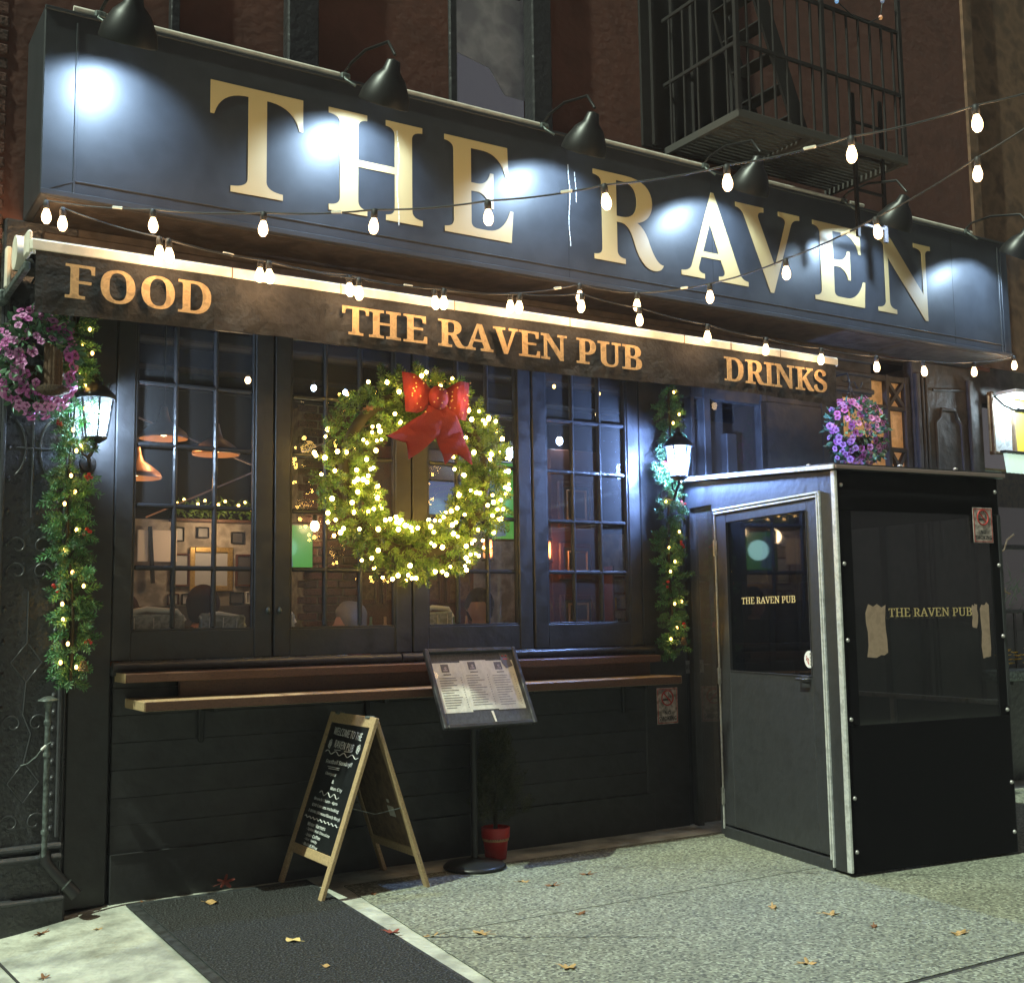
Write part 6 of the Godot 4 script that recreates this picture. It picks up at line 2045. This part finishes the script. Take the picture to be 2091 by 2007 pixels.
# ---- menu stand ----
func build_menu_stand() -> void:
	var t := thing("menu_stand", "black pole stand holding a tilted glazed menu board before the ledge", "menu stand", Vector3(3.5, 0, 0.36), "", true)
	var base := Vector3(3.52, 0, 0.36)
	var b := Bld.new()
	b.lathe([Vector2(0, 0.0), Vector2(0.18, 0.0), Vector2(0.185, 0.012), Vector2(0.17, 0.028), Vector2(0.06, 0.045), Vector2(0.03, 0.06), Vector2(0, 0.06)], base + Vector3(0, 0.007, 0), 28)
	obj("base", b, M.metal, t)
	b = Bld.new()
	b.tube([base, base + Vector3(0, 1.0, 0.0), base + Vector3(-0.02, 1.04, 0.08)], 0.02, 10)
	obj("pole", b, M.metal, t)
	var C := Vector3(3.475, 1.055, 0.52)
	var v := Vector3(0, 0.435, -0.245).normalized()
	var n := Vector3(0, 0.245, 0.435).normalized()
	var S := Basis(Vector3.RIGHT, v, n)
	var w := 0.615
	var h := 0.50
	b = Bld.new()
	for s in [-1.0, 1.0]:
		b.box(C + Vector3.RIGHT * s * (w / 2 - 0.013) + n * 0.004, Vector3(0.026, h, 0.034), 0.005, S)
		b.box(C + v * s * (h / 2 - 0.013) + n * 0.0035, Vector3(w - 0.05, 0.026, 0.033), 0.005, S)
	obj("frame", b, M.blackgloss, t)
	b = Bld.new()
	b.box(C - n * 0.008, Vector3(w - 0.04, h - 0.04, 0.01), 0.0, S)
	obj("back_board", b, mat("slate", 0.045, 0.047, 0.055, 0.5, {tex = "wear", scale = 4.0}), t)
	var at := func(x: float, y: float, z: float) -> Vector3: return C + Vector3.RIGHT * x + v * y + n * z
	for q in [[-0.181, 0.188, -0.005], [0.0, 0.176, 0.006], [0.178, 0.184, 0.0]]:
		b = Bld.new()
		b.box(at.call(q[0], 0.012 + q[2], -0.001 + 0.0006 * (q[0] * 5.0)), Vector3(q[1], 0.315, 0.0015), 0.0, S)
		var pg := obj("menu_page", b, M.paper, t)
		b = Bld.new()
		b.box(at.call(q[0] - 0.015, 0.135 + q[2], 0.0), Vector3(0.05, 0.05, 0.001), 0.0, S)
		obj("crest", b, M.picturedark, pg)
		b = Bld.new()
		b.box(at.call(q[0] - 0.012, 0.135 + q[2], 0.0008), Vector3(0.016, 0.014, 0.001), 0.0, S * Basis(Vector3(0, 0, 1), 0.6))
		b.box(at.call(q[0] - 0.015, 0.121 + q[2], 0.0008), Vector3(0.03, 0.008, 0.001), 0.0, S)
		obj("emblem", b, M.signwhite, pg)
		b = Bld.new()
		b.box(at.call(q[0] - 0.01, 0.094 + q[2], 0.0002), Vector3(0.05, 0.006, 0.001), 0.0, S)
		for i in 13:
			var lw := rnd(0.06, 0.125)
			b.box(at.call(q[0] - 0.07 + lw / 2, 0.072 - 0.0155 * i + q[2], 0.0002), Vector3(lw, 0.0032, 0.001), 0.0, S)
			b.box(at.call(q[0] + 0.074, 0.072 - 0.0155 * i + q[2], 0.0002), Vector3(0.006, 0.0032, 0.001), 0.0, S)
		obj("menu_print", b, M.ink, pg)
	b = Bld.new()
	b.x = Transform3D(S, C)
	b.prism(PackedVector2Array([Vector2(0.19, 0.22), Vector2(0.245, 0.215), Vector2(0.265, 0.13), Vector2(0.215, 0.115), Vector2(0.195, 0.15)]), 0.001, 0.002)
	var card := obj("corner_card", b, M.picturedark, t)
	b = Bld.new()
	b.x = Transform3D(S, C)
	for q in [[0.212, 0.195], [0.236, 0.197]]:
		b.ball(Vector3(q[0], q[1], 0.0025), Vector3(0.009, 0.006, 0.001), 8)
	b.box(Vector3(0.225, 0.176, 0.0024), Vector3(0.03, 0.008, 0.001))
	obj("red_print", b, M.signred, card)
	b = Bld.new()
	b.x = Transform3D(S, C)
	b.prism(PackedVector2Array([Vector2(0.03, -0.15), Vector2(0.045, -0.15), Vector2(0.05, -0.222), Vector2(0.04, -0.222)]), -0.002, 0.0)
	obj("tape", b, M.cream, t)
	b = Bld.new()
	b.quad(at.call(-0.285, -0.228, 0.007), at.call(0.285, -0.228, 0.007), at.call(0.285, 0.228, 0.007), at.call(-0.285, 0.228, 0.007))
	obj("pane", b, M.pane, t)

# ---- A-frame chalkboard ----
func build_chalkboard() -> void:
	var t := thing("chalkboard_stand", "wooden A-frame chalkboard welcoming guests, standing on the black mat's corner", "chalkboard", Vector3(2.76, 0.01, 0.35), "", true)
	for half in 2:
		var foot := Vector3(2.436, 0.012, 0.345) if half == 0 else Vector3(3.08, 0.008, 0.350)
		var top := Vector3(2.752, 0.93, 0.345) if half == 0 else Vector3(2.772, 0.92, 0.350)
		var v := (top - foot).normalized()
		var L := foot.distance_to(top)
		var u := Vector3(0, 0, 1) if half == 0 else Vector3(0, 0, -1)
		var n := u.cross(v)
		var S := Basis(u, v, n)
		var at := func(x: float, y: float, z: float) -> Vector3: return foot + u * x + v * y + n * z
		var w := 0.305 if half == 0 else 0.29
		for s in [-1.0, 1.0]:
			var b := Bld.new()
			b.box(at.call(s * (w - 0.022), L / 2, -0.011), Vector3(0.044, L, 0.022), 0.003, S)
			obj("leg", b, M.pine, t)
		var b := Bld.new()
		b.box(at.call(0, L - 0.03, -0.0105), Vector3(2 * w - 0.088, 0.06, 0.021), 0.003, S)
		b.box(at.call(0, 0.2, -0.0105), Vector3(2 * w - 0.088, 0.052, 0.021), 0.003, S)
		obj("rail", b, M.pine, t)
		b = Bld.new()
		b.box(at.call(0, (L - 0.06 + 0.226) / 2, -0.012), Vector3(2 * w - 0.08, L - 0.06 - 0.226, 0.008), 0.0, S)
		var board := obj("board", b, M.chalkboard if half == 0 else M.hardboard, t)
		if half == 1:
			b = Bld.new()
			b.box(at.call(-0.12, 0.42, -0.0165), Vector3(0.075, 0.06, 0.001), 0.0, S)
			b.box(at.call(-0.11, 0.48, -0.0165), Vector3(0.03, 0.02, 0.001), 0.0, S)
			obj("paper_label", b, M.paper, board)
			continue
		var z := -0.0075
		var lines := [["WELCOME TO THE", 0.0, 0.862, 0.40, 0.05], ["RAVEN PUB", 0.0, 0.793, 0.27, 0.05], ["Football Sunday!!", 0.0, 0.695, 0.36, 0.036], ["Liverpool", -0.06, 0.628, 0.15, 0.027], ["&", 0.0, 0.592, 0.025, 0.022], ["Man City", 0.07, 0.556, 0.16, 0.027], ["Brunch 11am - 4pm", -0.02, 0.483, 0.33, 0.026], ["$30 Entrees including", 0.0, 0.448, 0.38, 0.026], ["2 drinks (Mimosa/Bloody Mary)", 0.01, 0.412, 0.45, 0.026], ["Winter Warmers", -0.04, 0.345, 0.26, 0.025], ["- Spiked Hot Chocolate", 0.0, 0.316, 0.34, 0.024], ["- Irish Coffee", -0.05, 0.289, 0.22, 0.022], ["- Hot Toddy", -0.06, 0.263, 0.19, 0.022], ["- Mulled Wine", -0.05, 0.238, 0.22, 0.021]]
		for q in lines:
			var r := Basis(S.z, rnd(-0.03, 0.03)) * S
			text("chalk_writing", q[0], sans, M.chalk, board, Transform3D(r, at.call(q[1], q[2], z)), q[3] * 0.95, q[4] * 0.82, 0.0006)
		b = Bld.new()
		for q in [[0.745, 0.44, 4.0, 0.009], [0.52, 0.26, 3.0, 0.01], [0.378, 0.46, 9.0, 0.006]]:
			var path: Array = []
			for i in 41:
				var f := i / 40.0
				path.append(at.call((f - 0.5) * q[1], q[0] + q[3] * sin(f * TAU * q[2]), z + 0.0006))
			b.tube(path, 0.0022, 5)
		for q in [[-0.07, 0.762, 0.08], [0.07, 0.764, 0.09], [-0.05, 0.667, 0.16], [-0.04, 0.657, 0.14]]:
			b.tube([at.call(q[0] - q[2] / 2, q[1], z + 0.0006), at.call(q[0] + q[2] / 2, q[1] + 0.003, z + 0.0006)], 0.002, 5)
		for s in [-1.0, 1.0]:
			for k in 5:
				var ring: Array = []
				for i in 9:
					var a := TAU * i / 9
					ring.append(at.call(s * 0.19 + 0.012 * cos(TAU * k / 5) + 0.008 * cos(a), 0.79 + 0.016 * sin(TAU * k / 5) + 0.010 * sin(a), z + 0.0006))
				b.tube(ring, 0.0016, 4, false, true)
		obj("chalk_drawing", b, M.chalk, board)
	var b := Bld.new()
	for s in [-1.0, 1.0]:
		b.box(Vector3(2.762, 0.925, 0.35 + s * 0.2), Vector3(0.04, 0.012, 0.05), 0.003)
		b.tube([Vector3(2.60, 0.47, 0.35 + s * 0.27), Vector3(2.76, 0.42, 0.35 + s * 0.27), Vector3(2.93, 0.44, 0.35 + s * 0.27)], 0.003, 5)
	obj("hinge", b, M.galv, t)

func flat(b: Bld, pts: Array, y0: float, y1: float) -> void:
	# a level slab over points given as (x, z)
	var p := PackedVector2Array()
	for q in pts:
		p.append(Vector2(q[0], -q[1]))
	b.x = Transform3D(Basis(Vector3.RIGHT, -PI / 2), Vector3.ZERO)
	b.prism(p, y0, y1)
	b.x = Transform3D()

func build_mat_and_pot() -> void:
	var t := thing("rubber_mat", "large dark rubber mat lying on the sidewalk before the pub wall", "mat", Vector3(2.05, 0.006, 1.5), "", true)
	var b := Bld.new()
	var L := func(z: float) -> float: return 1.594 - 0.026 * z
	var Rt := func(z: float) -> float: return 2.592 - 0.078 * z
	var q := 0.055
	flat(b, [[L.call(0.1), 0.1], [Rt.call(0.1), 0.1], [Rt.call(3.1), 3.1], [L.call(3.1), 3.1]], 0.0065, 0.013)
	obj("border", b, M.rubberedge, t)
	b = Bld.new()
	flat(b, [[L.call(0.17) + q, 0.17], [Rt.call(0.17) - q * 0.4, 0.17], [Rt.call(3.04) - q * 0.4, 3.04], [L.call(3.04) + q, 3.04]], 0.0135, 0.0185)
	obj("ribbed_top", b, M.rubber, t)
	b = Bld.new()
	b.bar(Vector3(L.call(0.17) + q - 0.004, 0.016, 0.17), Vector3(L.call(3.04) + q - 0.004, 0.016, 3.04), 0.006, 0.007)
	b.bar(Vector3(2.09, 0.0187, 0.175), Vector3(2.02, 0.0187, 3.03), 0.005, 0.002)
	obj("seam", b, M.rubberedge, t)
	# potted conifer
	var C := Vector3(3.76, 0.008, 0.20)
	t = thing("potted_conifer", "small dark conifer in a red pot with a cream band behind the menu stand", "potted plant", C, "", true)
	b = Bld.new()
	b.lathe([Vector2(0, 0.0), Vector2(0.064, 0.0), Vector2(0.076, 0.12), Vector2(0.085, 0.125), Vector2(0.088, 0.185), Vector2(0.08, 0.187), Vector2(0.076, 0.17), Vector2(0, 0.17)], C, 24)
	obj("pot", b, M.red, t)
	b = Bld.new()
	b.lathe([Vector2(0.0775, 0.118), Vector2(0.0795, 0.12), Vector2(0.0835, 0.158), Vector2(0.0825, 0.16)], C + Vector3(0, -0.012, 0), 24)
	var band := obj("label_band", b, M.valgold, t)
	for i in 6:
		var a := -0.62 + 0.25 * i - 0.42
		var d := Vector3(sin(a), 0, cos(a))
		text("lettering", "MONROE"[i], serif, M.signblack, band, Transform3D(Basis(d.cross(Vector3.UP) * -1.0, Vector3.UP, d), C + d * 0.0825 + Vector3(0, 0.127, 0)), 0.016, 0.02, 0.001)
	b = Bld.new()
	b.tube([C + Vector3(0, 0.15, 0), C + Vector3(0.005, 0.72, 0)], [0.014, 0.003], 6)
	obj("trunk", b, M.twig, t)
	rng.seed = 33
	var ts: Array = []
	for i in 520:
		var f := pow(rng.randf(), 0.8)
		var a := rnd(0, TAU)
		var r := 0.185 * (1.0 - f) * (0.8 + 0.3 * sin(a * 3.0)) + 0.012
		var d := Vector3(cos(a), 0, sin(a))
		ts.append(aim(C + Vector3(0, 0.2 + 0.5 * f, 0) + d * r * sqrt(rng.randf()), d * 0.7 + Vector3(0, 0.9, 0), rnd(0.8, 1.3)))
	scatter("foliage", sprig(0.09, 40, 0.028, 0.0016), M.needlesdark, t, ts)

func build_small() -> void:
	# standpipe with a mushroom cap, its elbow and a loose wire
	var t := thing("vent_pipe", "thin grey green standpipe with mushroom cap fixed to the iron pilaster", "pipe", Vector3(1.18, 0.3, 0.12), "", true)
	var b := Bld.new()
	b.tube([Vector3(1.183, 0.30, 0.12), Vector3(1.183, 1.05, 0.12)], 0.0135, 10)
	obj("pipe", b, M.galv, t)
	b = Bld.new()
	b.lathe([Vector2(0.013, 0.0), Vector2(0.02, 0.01), Vector2(0.018, 0.03), Vector2(0.05, 0.036), Vector2(0.05, 0.042), Vector2(0.02, 0.058), Vector2(0, 0.062)], Vector3(1.183, 1.03, 0.12), 16)
	obj("cap", b, M.galv, t)
	b = Bld.new()
	for y in [0.42, 0.8, 0.96]:
		b.lathe([Vector2(0.014, -0.012), Vector2(0.019, -0.01), Vector2(0.019, 0.01), Vector2(0.014, 0.012)], Vector3(1.183, y, 0.12), 10)
	obj("coupling", b, M.galv, t)
	t = thing("drain_elbow", "black drain elbow jutting down beside the iron pilaster's base", "pipe", Vector3(1.22, 0.25, 0.1), "", true)
	b = Bld.new()
	b.tube([Vector3(1.19, 0.32, 0.10), Vector3(1.195, 0.27, 0.12), Vector3(1.23, 0.22, 0.15), Vector3(1.31, 0.13, 0.18)], 0.028, 12)
	b.tube([Vector3(1.282, 0.162, 0.169), Vector3(1.33, 0.108, 0.187)], 0.033, 12)
	obj("pipe", b, M.metal, t)
	b = Bld.new()
	b.tube([Vector3(1.28, 0.164, 0.168), Vector3(1.285, 0.159, 0.17)], 0.0345, 12)
	obj("ring", b, M.galv, t)
	t = thing("loose_wire", "loose black wire with a white connector across the standpipe", "wire", Vector3(1.15, 0.78, 0.15), "", true)
	b = Bld.new()
	b.tube([Vector3(1.06, 0.755, 0.12), Vector3(1.09, 0.765, 0.14), Vector3(1.13, 0.80, 0.15), Vector3(1.155, 0.835, 0.15), Vector3(1.2, 0.865, 0.14)], 0.003, 6)
	obj("cable", b, M.galv, t)
	b = Bld.new()
	b.tube([Vector3(1.15, 0.828, 0.15), Vector3(1.172, 0.848, 0.148)], 0.007, 8)
	obj("connector", b, M.white, t)
	t = thing("welcome_sign", "small grey welcome sign in the entry door glass behind the vestibule", "sign", Vector3(5.55, 1.05, -0.06), "", true)
	b = Bld.new()
	b.box(Vector3(5.55, 1.09, -0.02), Vector3(0.19, 0.09, 0.006), 0.002)
	obj("plate", b, mat("dullwhite", 0.2, 0.19, 0.19, 0.5), t)
	text("lettering", "WELCOME", serif, M.signblack, t, Transform3D(Basis(), Vector3(5.55, 1.09, -0.017)), 0.15, 0.035, 0.001)
	# door pulls on the left leaf's stile
	t = thing("door_pull", "pair of small pale knobs on the stile between the left and middle windows", "knob", Vector3(2.39, 1.5, 0.01), "", true)
	for q in [2.375, 2.445]:
		b = Bld.new()
		b.ball(Vector3(q, 1.512, 0.018), Vector3(0.012, 0.022, 0.014), 10)
		obj("knob", b, M.galv, t)

func leaf_shape(s: float, kind: int) -> Bld:
	# a dry lobed leaf, curled along its rib
	var b := Bld.new()
	var out: Array = []
	var n := 30
	for i in n:
		var a := TAU * i / n
		var r := 1.0
		if kind == 0:
			r = 0.62 + 0.38 * cos(a * 5.0 + 0.4)
			r = maxf(r, 0.34)
		elif kind == 1:
			r = 0.75 + 0.25 * cos(a * 7.0)
		else:
			r = 0.85 + 0.03 * cos(a * 9.0)
		var p := Vector2(cos(a) * r * 1.15, sin(a) * r * (0.85 if kind != 1 else 0.55))
		out.append(Vector3(p.x * s * 0.5, (0.16 * p.y * p.y + 0.10 * p.x * p.x + 0.06 * sin(a * 3.0 + kind)) * s, p.y * s * 0.5))
	for i in n:
		b.tri(Vector3(0, 0.012 * s, 0), out[(i + 1) % n], out[i])
	b.tube([Vector3(0, 0.02 * s, 0), Vector3(-0.8 * s, 0.06 * s, 0.1 * s)], 0.012 * s, 4)
	return b

func build_leaves() -> void:
	rng.seed = 55
	var L := [[1.956, 0.361, 0.085, 2, "leaftan", "curled tan leaf on the mat's rear edge, third from its left corner"],
		[1.69, 0.10, 0.075, 0, "leafbrown", "brown curled leaf at the mat's rear left corner against the wall"],
		[1.99, 0.11, 0.07, 1, "leaftan", "small tan leaf on the mat's rear edge against the plinth"],
		[2.13, 0.06, 0.095, 0, "leafred", "red brown leaf propped upright against the plinth behind the mat"],
		[2.04, 1.282, 0.075, 2, "leafyellow", "pale yellow leaf in the middle of the black mat"],
		[2.008, 1.736, 0.045, 2, "leaftan", "tiny pale leaf near the mat's lower edge"],
		[2.471, 1.414, 0.085, 0, "leafred", "dark red leaf on the mat's right edge"],
		[2.62, 1.525, 0.08, 0, "leaftan", "tan leaf at the left end of the pavement crack"],
		[2.823, 1.63, 0.09, 0, "leaftan", "tan star shaped leaf on the pavement crack"],
		[3.559, 0.833, 0.07, 1, "leaftan", "tan leaf left of two on the slab before the menu stand"],
		[3.633, 1.003, 0.085, 0, "leafbrown", "larger brown leaf on the slab before the menu stand"],
		[3.947, 0.883, 0.08, 0, "leafbrown", "brown leaf on the shaded slab right of the potted conifer"],
		[3.406, 1.591, 0.075, 1, "leafbrown", "brown leaf alone near the slab's middle above the crack's right end"],
		[2.847, 2.292, 0.085, 0, "leaftan", "tan leaf near the bottom edge right of the mat"],
		[4.254, 2.036, 0.095, 1, "leaftan", "tan leaf on the slab before the vestibule door"],
		[4.386, 2.294, 0.085, 0, "leaftan", "pale tan leaf below the vestibule's corner"],
		[4.379, 2.564, 0.07, 1, "leafbrown", "brown leaf on the slab well below the vestibule's corner"],
		[4.592, 2.868, 0.10, 1, "leaftan", "long tan leaf at the lower right of the slab"],
		[3.705, 2.803, 0.09, 0, "leaftan", "tan leaf near the bottom edge at the slab's centre"],
		[1.387, 0.409, 0.05, 1, "leaftan", "tiny tan leaf on the pale concrete by the flat black board"],
		[1.05, 0.90, 0.07, 0, "leafbrown", "dark crumbled leaf on the pale concrete at the lower left"],
		[2.75, 0.62, 0.06, 1, "leafbrown", "small brown leaf under the chalkboard stand's right side"],
		[1.17, 0.19, 0.09, 1, "leafbrown", "long orange brown leaf under the iron pilaster's base"]]
	for q in L:
		var ontop: bool = q[0] < 2.5 and q[0] > 1.62 and q[1] > 0.15
		var y: float = 0.0186 if ontop else (0.0068 if q[0] > 2.7 and q[1] > 0.34 else ground_h(q[0]) + 0.002)
		var t := thing("fallen_leaf", q[5], "leaf", Vector3(q[0], y, q[1]), "fallen leaves")
		t.rotation = Vector3(0, rnd(0, TAU), 0)
		if q[4] == "leafred" and q[1] < 0.1:
			t.rotation = Vector3(1.2, 0.3, 0.2)
			t.position.y = 0.05
		obj("blade", leaf_shape(q[2], q[3]), M[q[4]], t)
